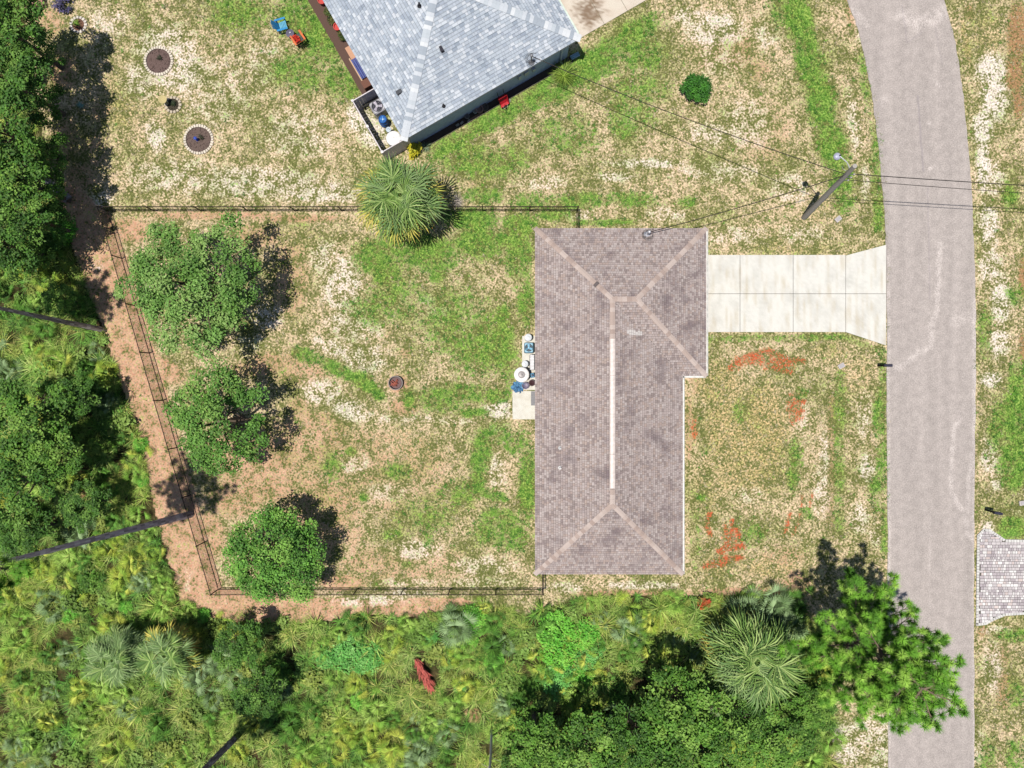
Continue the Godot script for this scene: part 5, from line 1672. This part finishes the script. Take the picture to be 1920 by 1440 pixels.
func palmetto_mesh(nf: int, cols: Array, s: float) -> ArrayMesh:
	var b := MB.new()
	for f in nf:
		var az := f * 2.4 + rng.randf_range(-0.4, 0.4)
		var el := rng.randf_range(0.25, 1.5)
		var lp := s * rng.randf_range(0.3, 1.05)
		var bs := Basis(Vector3.UP, az) * Basis(Vector3.RIGHT, -el)
		var tip := bs * Vector3(0, 0, lp)
		var base: Color = cols[rng.randi() % cols.size()]
		b.tube([Vector3.ZERO, tip], [0.014, 0.008], 3, vary(base, 0.2), false)
		var fs := Basis(Vector3.UP, az) * Basis(Vector3.RIGHT, -el * 0.45 + rng.randf_range(-0.25, 0.25)) * Basis(Vector3.BACK, rng.randf_range(-0.4, 0.4))
		var rf := s * rng.randf_range(0.38, 0.52)
		for i in 13:
			var t := (i + 0.5) / 13.0 * 2.0 - 1.0
			var d := Vector3(sin(t * 1.75), 0.1, cos(t * 1.75)).normalized()
			var sd := Vector3(d.z, 0, -d.x) * 0.017 * s
			var m := d * rf * 0.5; var e := d * rf * rng.randf_range(0.9, 1.1) - Vector3(0, rf * 0.22, 0)
			var c := vary(base, 0.34)
			b.blade(tip, tip + fs * (m + sd), tip + fs * e, c)
			b.blade(tip, tip + fs * e, tip + fs * (m - sd), c)
	return b.mesh()

func pine(called: String, label: String, base: Vector3, path: Array, r0: float, h0: float, h1: float, R: float, nb: int, off: Vector3, group: String, bark: Color) -> void:
	var t := thing(called, label, "pine tree", base, 0.0, group)
	var b := MB.new()
	var rad := []
	for i in path.size(): rad.append(lerpf(r0, r0 * 0.28, float(i) / (path.size() - 1)))
	var fp := []; var fr := []
	for i in path.size() - 1:
		for k in 14:
			fp.append(path[i].lerp(path[i + 1], k / 14.0)); fr.append(lerpf(rad[i], rad[i + 1], k / 14.0))
	fp.append(path[-1]); fr.append(rad[-1])
	b.bark(fp, fr, 11, [bark, vary(bark, 0.1), bark.darkened(0.3), bark.lightened(0.12), bark.darkened(0.15), bark.darkened(0.45)])
	part(t, "trunk", b, M.bark)
	var at := func(h: float) -> Vector3:
		for i in path.size() - 1:
			if path[i + 1].y >= h: return path[i].lerp(path[i + 1], (h - path[i].y) / (path[i + 1].y - path[i].y))
		return path[-1]
	var br := MB.new(); var nd := MB.new()
	var g := [tone(136, 194, 66), tone(112, 170, 52), tone(168, 214, 90), tone(92, 146, 46)]
	for k in nb:
		var f := (k + 0.5) / nb
		var h := lerpf(h0, h1, f)
		var a := k * 2.39996 + rng.randf_range(-0.3, 0.3)
		var d := Vector3(cos(a), 0, sin(a))
		var ln := R * (1.0 - 0.78 * pow(f, 1.6)) * rng.randf_range(0.7, 1.1)
		var s: Vector3 = at.call(h)
		var e := s + d * ln + Vector3(0, ln * rng.randf_range(0.12, 0.4), 0) + off * f
		var m := s.lerp(e, 0.5) - Vector3(0, ln * 0.06, 0) + rdir() * 0.15
		br.tube([s, m, e], [0.07, 0.045, 0.015], 5, vary(tone(150, 128, 116), 0.15), false)
		var nt := 6 + int(ln * 3.0)
		for j in nt:
			var u := lerpf(0.3 if f < 0.8 else 0.05, 1.0, (j + 0.5) / nt)
			var o := m.lerp(e, (u - 0.5) * 2.0) if u > 0.5 else s.lerp(m, u * 2.0)
			var side := d.cross(Vector3.UP) * (1.0 if j % 2 == 0 else -1.0)
			var td := (d * 0.6 + side * rng.randf_range(0.3, 1.0) * (1.15 - u) * 1.8 + Vector3(0, rng.randf_range(0.2, 0.7), 0)).normalized()
			var tp := o + td * rng.randf_range(0.3, 0.85)
			br.tube([o, tp], [0.018, 0.008], 4, vary(tone(150, 132, 112), 0.15), false)
			var gc: Color = g[rng.randi() % 4]
			var up := (td * 0.6 + Vector3.UP * 0.9).normalized()
			for q in 120:
				var v := (rdir() + up * 0.4).normalized()
				var l := rng.randf_range(0.28, 0.40)
				var sd := v.cross(rdir()).normalized() * 0.018
				var o2 := tp - up * rng.randf() * 0.16
				nd.blade(o2 - sd, o2 + sd, o2 + v * l, vary(gc, 0.22))
	part(t, "branches", br, M.bark)
	part(t, "crown", nd, M.blade)

func build_trees() -> void:
	var oak := [tone(125, 171, 82), tone(102, 149, 59), tone(156, 190, 105), tone(83, 127, 51)]
	var grp := "oaks standing in the fenced back yard"
	broadleaf("oak_tree", "large spreading oak nearest the north fence, with long ragged lobes", 358, 532, 5.1, {"R": 4.4, "H": 3.3, "cl": 135, "lv": 128, "ls": 0.17, "cr": 0.66, "rag": 0.6, "cols": oak, "tr": 0.24}, grp)
	var oak2 := [tone(112, 162, 70), tone(91, 141, 53), tone(142, 181, 87), tone(75, 120, 45)]
	broadleaf("oak_tree", "middle oak of the back yard, beside the slanting fence", 400, 792, 4.5, {"R": 3.3, "H": 3.0, "cl": 84, "lv": 120, "ls": 0.165, "cr": 0.56, "rag": 0.6, "cols": oak2, "tr": 0.2}, grp)
	broadleaf("oak_tree", "compact round oak at the fence's south-west corner", 505, 1045, 3.7, {"R": 3.3, "H": 3.1, "cl": 120, "lv": 115, "ls": 0.16, "cr": 0.58, "rag": 0.25, "cols": [tone(112, 172, 66), tone(88, 142, 52), tone(146, 194, 86), tone(72, 118, 44)], "tr": 0.2}, grp)
	# palms
	palm("cabbage_palm", "big fan palm growing over the north fence below the grey roof", 750, 366, 4.6, 2.85, 52, "fan palms", 0.42)
	palm("cabbage_palm", "fan palm in the scrub at lower left, the bluer of the touching pair", 208, 1240, 3.4, 2.0, 36, "fan palms", 0.1)
	palm("cabbage_palm", "fan palm touching the bluer one in the lower left scrub, with yellowing fronds", 306, 1232, 3.4, 1.95, 34, "fan palms", 0.42)
	palm("cabbage_palm", "broad fan palm in the scrub beside the roadside pine", 1420, 1242, 4.0, 3.05, 50, "fan palms", 0.14)
	# pines
	var pb := W(1540, 1150)
	pine("pine_tree", "tall roadside pine leaning its needle tufts over the road", pb, [Vector3.ZERO, Vector3(0.15, 3.0, 0.1), Vector3(0.1, 6.0, 0.15), Vector3(0.2, 9.0, 0.1), Vector3(0.3, 11.2, 0.2)], 0.14, 3.6, 11.2, 4.3, 58, Vector3(0.3, 0, 0.3), "pine trees", tone(216, 196, 184))
	pb = W(358, 964)
	var tp := W(0, 1056, 14.0) - pb
	pine("pine_tree", "tall bare violet-grey pine trunk crossing the fence and littered path", pb, [Vector3.ZERO, tp * 0.35, tp * 0.7, tp, tp * 1.3], 0.23, 14.5, 18.0, 2.1, 16, Vector3(-0.8, 0, 0), "pine trees", tone(214, 198, 208))
	pb = W(196, 619)
	tp = W(0, 578, 7.0) - pb
	pine("pine_tree", "dark pine trunk rising out of the scrub left of the largest oak", pb, [Vector3.ZERO, tp * 0.6, tp * 1.2, tp * 1.8], 0.18, 9.5, 12.5, 1.8, 14, Vector3(-0.8, 0, 0), "pine trees", tone(178, 166, 156))
	pb = W(442, 1383)
	tp = W(383, 1442, 4.6) - pb
	pine("pine_tree", "violet-grey pine trunk leaving the picture at the bottom left", pb, [Vector3.ZERO, tp, tp * 2.0, tp * 2.9], 0.22, 10.5, 13.0, 1.7, 12, Vector3(0, 0, 0.6), "pine trees", tone(170, 152, 164))
	var b := MB.new()
	b.tube([Vector3.ZERO, Vector3(0.03, 3.0, 0.1), Vector3(0.0, 6.5, 0.2)], [0.085, 0.075, 0.05], 8, tone(236, 230, 228))
	for k in 5: b.tube([Vector3(0.01, 3.4 + k * 0.6, 0.12), Vector3(cos(k * 2.0) * 0.7, 3.9 + k * 0.6, 0.12 + sin(k * 2.0) * 0.7)], [0.02, 0.008], 5, tone(180, 174, 172))
	whole("dead_snag", b, M.bark, "thin white bare trunk standing in the dark gap at the bottom", "dead tree", W(922, 1366))
	b = MB.new()
	b.tube([Vector3(0, 0.24, 0), Vector3(-0.6, 0.5, -0.6), Vector3(-1.2, 0.95, -1.25), Vector3(-1.9, 1.7, -2.0)], [0.3, 0.26, 0.23, 0.2], 12, tone(158, 156, 166))
	whole("leaning_log", b, M.bark, "thick pale grey log propped in the scrub above the fence corner", "log", W(133, 376))

func build_scrub() -> void:
	# trees of the thicket
	var dk := [tone(89, 138, 50), tone(67, 111, 39), tone(124, 166, 71), tone(55, 91, 34)]
	var lg := [tone(108, 158, 57), tone(82, 131, 44), tone(141, 181, 79), tone(64, 104, 35)]
	var kinds := []
	for k in 5:
		kinds.append(crown_mesh({"R": 2.4, "H": 2.5, "cl": 52, "lv": 100, "ls": 0.17, "cr": 0.5, "cols": dk if k < 3 else lg}))
	var tr := trunk_mesh(4.0, 0.14, tone(116, 104, 94))
	var lb := limbs_mesh(3.4, 2.2, 2.2, 8, 0.13, tone(112, 100, 88))
	var G := ["trees at the scrub's upper left corner", "trees in the scrub beside the slanting fence", "trees in the scrub along the bottom"]
	var spots := [
		[18, 40, 6.0, 1.05, 0, 0, "dark scrub tree in the topmost left corner of the picture"], [22, 140, 6.0, 1.0, 1, 0, "dark scrub tree left of the small white stone ring"], [14, 235, 6.4, 1.1, 2, 0, "dark scrub tree left of the blue-green rosette plant"], [34, 325, 6.0, 0.95, 3, 0, "light green scrub tree above the leaning grey log"], [52, 398, 5.4, 0.9, 1, 0, "dark scrub tree below the leaning grey log"], [12, 452, 5.0, 0.95, 2, 0, "dark scrub tree at the left edge level with the fence corner"],
		[48, 770, 4.6, 1.15, 3, 1, "large light green tree at the left edge level with the middle oak"], [130, 745, 3.4, 0.7, 1, 1, "small dark tree beside the littered path level with the middle oak"], [28, 905, 4.6, 1.05, 0, 1, "dark tree at the left edge above the crossing pine trunk"], [95, 855, 4.0, 0.85, 4, 1, "light green tree between the left edge and the dark hollow"], [150, 950, 3.0, 0.7, 1, 1, "small dark tree just above the crossing pine trunk"], [40, 1000, 3.4, 0.75, 2, 1, "dark tree touched by the crossing pine trunk at left edge"], [110, 560, 2.6, 0.5, 4, 1, "low light green tree above the dark pine trunk"],
		[445, 1215, 2.8, 0.7, 0, 2, "small dark tree right of the touching pair of palms"], [480, 1300, 3.0, 0.75, 1, 2, "dark tree above the bottom left pine trunk"], [1005, 1400, 4.4, 0.95, 4, 2, "light green tree right of the thin white bare trunk"], [1105, 1420, 5.0, 1.1, 3, 2, "light green tree at the bottom edge left of two merging crowns"], [1195, 1385, 4.4, 0.95, 0, 2, "dark green tree below the bright vine mound"], [1285, 1330, 5.0, 1.2, 4, 2, "large light green tree left of the broad fan palm"], [1325, 1425, 5.4, 1.15, 3, 2, "large tree at the bottom edge below the broad fan palm"], [1455, 1400, 3.6, 1.0, 4, 2, "low wide tree right of bottom centre near the sandy patch"], [1400, 1350, 3.2, 0.7, 1, 2, "dark tree directly below the broad fan palm"], [1225, 1440, 5.0, 1.0, 1, 2, "dark tree cut by the bottom edge between two light crowns"], [968, 1462, 3.8, 0.65, 2, 2, "dark tree at the bottom edge right of the thin white trunk"], [1520, 1330, 2.4, 0.75, 4, 2, "low rounded tree between the broad palm and the sandy patch"]]
	for s in spots:
		var at := W(s[0] - (26.0 if s[5] == 0 else 0.0), s[1], s[2])
		at.y = 0.0
		var t := thing("scrub_tree", s[6], "tree", at, rng.randf() * TAU, G[s[5]])
		var k: float = s[3]
		var hy: float = s[2] - 1.2 * k
		var o := part(t, "trunk", tr, M.bark)
		o.scale = Vector3(k, (hy + 0.5) / 4.0, k)
		o = part(t, "limbs", lb, M.bark)
		o.scale = Vector3.ONE * k
		o.position.y = hy - 3.4 * k
		o = part(t, "crown", kinds[s[4]], M.leaf)
		o.position.y = hy
		o.scale = Vector3(k, k * rng.randf_range(0.9, 1.15), k)
		if s[5] == 0:
			o = part(t, "lower_crown", kinds[(s[4] + 1) % 5], M.leaf)
			o.position = Vector3(0, hy * 0.35, 0)
			o.rotation.y = 2.0
			o.scale = Vector3(k, k * 1.1, k) * 0.7
	# bright shrubs
	var br := [tone(122, 204, 66), tone(96, 178, 56), tone(156, 222, 90)]
	var bl := [tone(116, 192, 88), tone(92, 164, 70), tone(150, 214, 116)]
	var ms := [crown_mesh({"R": 1.2, "H": 0.9, "cl": 44, "lv": 64, "ls": 0.15, "cr": 0.34, "cols": br}), crown_mesh({"R": 1.2, "H": 0.8, "cl": 40, "lv": 64, "ls": 0.15, "cr": 0.34, "cols": bl}), crown_mesh({"R": 1.0, "H": 0.9, "cl": 34, "lv": 60, "ls": 0.14, "cr": 0.3, "cols": lg})]
	for s in [[1042, 1180, 0, 1.15, "bright green mound at the scrub's edge left of the red-leaved shrub"], [1095, 1195, 0, 0.95, "bright green mound, the right-hand one of the upper pair"], [1050, 1228, 0, 1.1, "bright green mound in the middle of the large bright cluster"], [1105, 1235, 1, 0.9, "blue-tinged green mound at the cluster's right"], [1048, 1275, 1, 1.1, "blue-tinged green mound at the cluster's lower left"], [1095, 1275, 0, 0.7, "small bright green mound at the cluster's lower right"], [892, 1168, 0, 0.85, "bright green shrub poking onto the path below the south fence"], [880, 1205, 0, 0.6, "small bright green shrub just below the path"], [650, 1225, 1, 1.1, "blue-green shrub in the scrub below the compact oak"], [690, 1240, 1, 0.9, "blue-green shrub right beside its larger twin below the fence"], [610, 1235, 1, 0.75, "blue-green shrub left of its larger twin below the fence"], [805, 1203, 1, 0.5, "small blue-green shrub above the red brush pile"], [925, 1245, 0, 0.65, "bright green shrub right of the red brush pile"], [865, 1295, 1, 0.45, "tiny green shrub below right of the red brush pile"], [460, 1225, 0, 0.4, "tiny bright shrub right of the touching palms"], [255, 835, 0, 0.45, "tiny bright shrub beside the path above the crossing trunk"], [258, 902, 0, 0.4, "tiny bright shrub beside the path nearest the crossing trunk"], [110, 430, 0, 0.7, "bright green shrub below the leaning grey log"], [90, 455, 2, 0.8, "light green shrub below left of the leaning log"], [230, 1142, 0, 0.45, "tiny bright shrub left of the path's corner"], [375, 1160, 0, 0.45, "tiny bright shrub in the path's corner"], [125, 1158, 0, 0.5, "small bright shrub above the touching palms"], [1510, 1380, 2, 1.1, "rounded light shrub left of the sandy patch"], [1540, 1290, 2, 0.8, "rounded light shrub above the sandy patch"], [670, 1320, 0, 0.55, "bright green shrub in the middle of the lower scrub"], [170, 1090, 2, 1.0, "light green shrub left of the path near the crossing trunk"], [200, 800, 2, 0.8, "light green shrub between the dark hollow and the path"]]:
		var at := W(s[0], s[1], 0.6)
		at.y = 0.0
		var o := whole("green_shrub", ms[s[2]], M.leaf, s[4], "shrub", at, rng.randf() * TAU, "bright shrubs in the scrub")
		o.scale = Vector3.ONE * s[3]
	var rb := crown_mesh({"R": 0.5, "H": 0.6, "cl": 14, "lv": 40, "ls": 0.14, "cr": 0.22, "cols": [tone(222, 84, 54), tone(180, 100, 60), tone(120, 130, 60)]})
	whole("red_leaved_shrub", rb, M.leaf, "small orange-red shrub at the scrub's edge below the house corner", "shrub", W(1320, 1127))
	var o2 := whole("red_leaved_shrub", rb, M.leaf, "small rust-orange shrub between the broad palm and the roadside pine", "shrub", W(1503, 1205), 1.0)
	o2.scale = Vector3.ONE * 0.8
	# red brush pile
	var b := MB.new()
	for i in 260:
		var t := rng.randf_range(-1.0, 1.0)
		var c := Vector3(t * 0.45 + rng.randf_range(-0.3, 0.3) * (1.0 - abs(t) * 0.6), rng.randf_range(0.25, 0.6), t * 0.9)
		var d := (Vector3(0.45, rng.randf_range(-0.2, 0.25), 0.9) + rdir() * 0.5).normalized()
		var s := d.cross(Vector3.UP).normalized() * 0.03
		b.quad(c - s, c + s, c + s * 0.3 + d * 0.45, c - s * 0.3 + d * 0.45, vary(tone(206, 104, 92), 0.25))
		if i % 6 == 0: b.tube([Vector3(c.x, 0.0, c.z), c + d * 0.2], [0.012, 0.008], 4, tone(150, 90, 80), false)
	whole("brush_pile", b, M.blade, "heap of dead brick-red fronds in the middle of the scrub", "brush pile", W(795, 1257))
	# saw palmettos
	var pk := [[tone(138, 185, 76), tone(169, 204, 99)], [tone(176, 202, 81), tone(198, 209, 93), tone(147, 182, 71)], [tone(152, 180, 129), tone(128, 159, 105)], [tone(105, 156, 62), tone(82, 129, 52)], [tone(196, 173, 122), tone(173, 142, 101)]]
	var kinds_said := ["mid-green saw palmetto", "yellowish saw palmetto", "grey-green saw palmetto", "dark green saw palmetto", "dead brown palmetto"]
	var pm := []
	for k in pk: pm.append([palmetto_mesh(18, k, 1.1), palmetto_mesh(14, k, 1.0), palmetto_mesh(9, k, 1.05)])
	var marks := [["the touching palm pair", 255, 1240], ["the crossing pine trunk", 180, 1010], ["the dark pine trunk", 100, 598], ["the red brush pile", 795, 1257], ["the thin white trunk", 922, 1400], ["the bright green cluster", 1065, 1225], ["the broad fan palm", 1420, 1242], ["the bottom left pine trunk", 415, 1410], ["the blue-green shrub trio", 650, 1230], ["the small orange-red shrub", 1320, 1127], ["the littered path's corner", 370, 1150], ["the leaning grey log", 115, 360], ["the large left-edge tree", 48, 770], ["the compact round oak", 505, 1045], ["the middle oak", 400, 792]]
	var ways := ["right of", "below right of", "below", "below left of", "left of", "above left of", "above", "above right of"]
	var nth := ["nearest", "second nearest", "third nearest", "fourth nearest", "fifth nearest", "sixth nearest", "seventh nearest", "eighth nearest", "ninth nearest", "tenth nearest"]
	var said := {}
	var placed := []
	var tries := 0
	while placed.size() < 285 and tries < 30000:
		tries += 1
		var x := rng.randf_range(-40, 1560); var y := rng.randf_range(440, 1480)
		if not in_scrub(x, y): continue
		var ok := true
		for q in placed:
			if Vector2(x, y).distance_squared_to(q) < 26.0 * 26.0: ok = false; break
		if not ok or Vector2(x - 795.0, y - 1257.0).length() < 40.0: continue
		placed.append(Vector2(x, y))
		var n := wob.get_noise_2d(x * 0.006, y * 0.006 + 30.0)
		var k := 0
		var t := rng.randf()
		if n > 0.12: k = 1 if t < 0.65 else 0
		elif n < -0.15: k = 3 if t < 0.6 else 2
		else: k = 0 if t < 0.5 else (2 if t < 0.7 else 1)
		if rng.randf() < 0.03: k = 4
		var sc := rng.randf_range(0.65, 1.25) if k < 4 else 0.6
		var best := 0; var bd := 1e9
		for i in marks.size():
			var d := Vector2(x - marks[i][1], y - marks[i][2]).length()
			if d < bd: bd = d; best = i
		var dir := int(round(Vector2(x - marks[best][1], y - marks[best][2]).angle() / (PI / 4.0) + 8.0)) % 8
		var o := whole("saw_palmetto", pm[k][rng.randi() % 3], M.blade, "", "palmetto", W(x, y), rng.randf() * TAU, kinds_said[k] + "s in the scrub")
		o.scale = Vector3.ONE * sc
		var key: String = ("small " if sc < 0.85 else ("large " if sc > 1.05 else "medium ")) + kinds_said[k] + " " + ways[dir] + " " + marks[best][0]
		if not said.has(key): said[key] = []
		said[key].append([bd, o])
	for key in said:
		var ls: Array = said[key]
		ls.sort_custom(func(p, q): return p[0] < q[0])
		for i in ls.size():
			ls[i][1].set_meta("label", key if ls.size() == 1 else nth[min(i, 9)] + " " + key)
	for s in [[1395, 1138, "large blue-green spiky palmetto above the broad fan palm"], [1475, 1165, "large blue-green spiky palmetto between broad palm and pine"], [1440, 1130, "large blue-green palmetto at the scrub edge below the clay marks"], [855, 1165, "large dark palmetto left of the bright shrub on the path"]]:
		var o := whole("saw_palmetto", pm[2][0], M.blade, s[2], "palmetto", W(s[0], s[1]), rng.randf() * TAU, "large blue-green palmettos")
		o.scale = Vector3.ONE * 1.5
	# undergrowth
	var tu := [tuft_mesh(44, 0.85, 0.026, 1.1, [tone(163, 196, 95), tone(128, 168, 72), tone(193, 208, 125), tone(99, 135, 55)], 3), tuft_mesh(34, 0.65, 0.036, 1.0, [tone(132, 185, 78), tone(102, 156, 59), tone(78, 121, 46)], 3), crown_mesh({"R": 0.4, "H": 0.4, "cl": 10, "lv": 22, "ls": 0.12, "cr": 0.17, "cols": [tone(147, 178, 87), tone(118, 146, 66)]})]
	var xf := [[], [], []]; var cl := [[], [], []]
	for gy in range(-40, 1490, 10):
		for gx in range(-60, 1580, 10):
			var x := gx + rng.randf_range(-5, 5); var y := gy + rng.randf_range(-5, 5)
			if not in_scrub(x, y): continue
			var d := wob.get_noise_2d(x * 0.021, y * 0.021 + 80.0)
			if d < -0.16 or Vector2(x - 797.0, y - 1258.0).length() < 30.0: continue
			var n := wob.get_noise_2d(x * 0.007 + 60.0, y * 0.007)
			var k := 0 if rng.randf() < 0.4 + n * 1.4 else (1 if rng.randf() < 0.6 else 2)
			var s := rng.randf_range(0.6, 1.25) * (1.6 if rng.randf() < 0.12 else 1.0)
			xf[k].append(Transform3D(Basis(Vector3.UP, rng.randf() * TAU).scaled(Vector3(s, s * rng.randf_range(0.7, 1.2), s)), W(x, y)))
			var c := Color(1, 1, 1)
			if n > 0.05: c = c.lerp(Color(1.12, 1.08, 0.8), clamp(n * 2.0, 0.0, 1.0))
			else: c = c.lerp(Color(0.75, 0.9, 0.75), clamp(-n * 2.0, 0.0, 1.0))
			if d > 0.22: c = c.lerp(Color(1.3, 0.98, 0.95), 0.75)
			cl[k].append(vary(c, 0.2))
	for k in 3:
		multi("undergrowth", tu[k], M.blade if k < 2 else M.leaf, xf[k], cl[k], ["tall pale grass filling the scrub around the yard", "broad green weeds filling the scrub around the yard", "low leafy weeds filling the scrub around the yard"][k], "undergrowth")

func multi(called: String, mesh: Mesh, m: Material, xf: Array, cl: Array, label: String, category: String) -> void:
	var mm := MultiMesh.new()
	mm.transform_format = MultiMesh.TRANSFORM_3D
	mm.use_colors = true
	mm.mesh = mesh
	mm.instance_count = xf.size()
	for i in xf.size():
		mm.set_instance_transform(i, xf[i])
		mm.set_instance_color(i, cl[i])
	var o := MultiMeshInstance3D.new()
	o.name = numbered(called)
	o.multimesh = mm
	o.material_override = m
	o.set_meta("kind", "stuff")
	tag(o, label, category)
	add_child(o)

func blocked(x: float, y: float) -> bool:
	if x > 1640 and x < 1835:
		var l := 1664.0; var r := 1829.0
		if y < 480:
			l = 1664.0 - 76.0 * pow((480.0 - y) / 480.0, 2.2); r = 1829.0 - 59.0 * pow((480.0 - y) / 480.0, 2.2)
		var j := wob.get_noise_2d(y * 0.4, 5.0) * 5.0
		if x > l + 2.0 + j and x < r - 2.0 + j: return true
	if x > 1570 and x <= 1640 and y < 180 and x > 1664.0 - 76.0 * pow((480.0 - y) / 480.0, 2.2): return true
	if x > 1310 and x < 1662 and y > 472 and y < 628: return true
	if x > 1580 and x < 1662 and y > 455 and y < 652: return true
	if x > 955 and x < 1003 and y > 625 and y < 790: return true
	if x > 1000 and x < 1305 and y > 440 and y < 1060: return true
	if x > 1824 and y > 985 and y < 1178: return true
	var p := W(x, y) - W(757, 263, EAVE_N)
	var a := p.x * NU.x + p.z * NU.z; var v := p.x * NV.x + p.z * NV.z
	if a > -2.6 and a < 0.2 and v > -0.6 and v < 3.8: return true
	if a > -0.8 and a < 12.2 and v > -0.6: return true
	if a >= 12.0 and a < 17.5 and v > 0.2 and x > 1050: return true
	for q in [[298, 115, 28], [373, 262, 28], [148, 47, 15], [325, 197, 15], [743, 718, 16]]:
		if Vector2(x - q[0], y - q[1]).length() < q[2]: return true
	return false

func build_grass() -> void:
	var ms := [tuft_mesh(7, 0.15, 0.022, 1.1, [Color(1, 1, 1), Color(0.8, 0.85, 0.75)], 1), tuft_mesh(10, 0.2, 0.028, 0.9, [Color(1, 1, 1), Color(0.75, 0.8, 0.7)], 1)]
	var xf := [[], []]; var cl := [[], []]
	var cg := [tone(94, 150, 48), tone(66, 118, 38), tone(128, 174, 66)]
	var co := [tone(136, 142, 80), tone(112, 122, 64), tone(166, 164, 104)]
	var cd := [tone(218, 200, 174), tone(192, 172, 142)]
	var n := 0
	while n < 120000:
		var x := rng.randf_range(-60, 1980); var y := rng.randf_range(-45, 1485)
		n += 1
		var g := mask_at(GREEN, x, y)
		var l := wob.get_noise_2d(x * 0.05, y * 0.05)
		var green := g + l * 0.6 + rng.randf_range(-0.28, 0.28) > 0.46
		var s := mask_at(SAND, x, y) + mask_at(LITTER, x, y) * 0.9
		if not green and rng.randf() < clamp(s * 1.1, 0.0, 0.9): continue
		if mask_at(FLOOR, x, y) > 0.5 or blocked(x, y): continue
		var k := 1 if green and rng.randf() < 0.6 else 0
		var p := W(x, y)
		p.y = ground_h(p.x, p.z)
		var sc := rng.randf_range(0.6, 1.25)
		xf[k].append(Transform3D(Basis(Vector3.UP, rng.randf() * TAU).scaled(Vector3(sc, sc * 0.8, sc)), p))
		var c: Color
		if green: c = cg[rng.randi() % 3]
		elif rng.randf() < 0.62: c = co[rng.randi() % 3]
		else: c = cd[rng.randi() % 2]
		cl[k].append(vary(c, 0.15))
	multi("grass", ms[0], M.blade, xf[0], cl[0], "short patchy grass tufts over the sandy lawns", "grass")
	multi("grass", ms[1], M.blade, xf[1], cl[1], "lush green grass tufts in the lawn's damp patches", "grass")
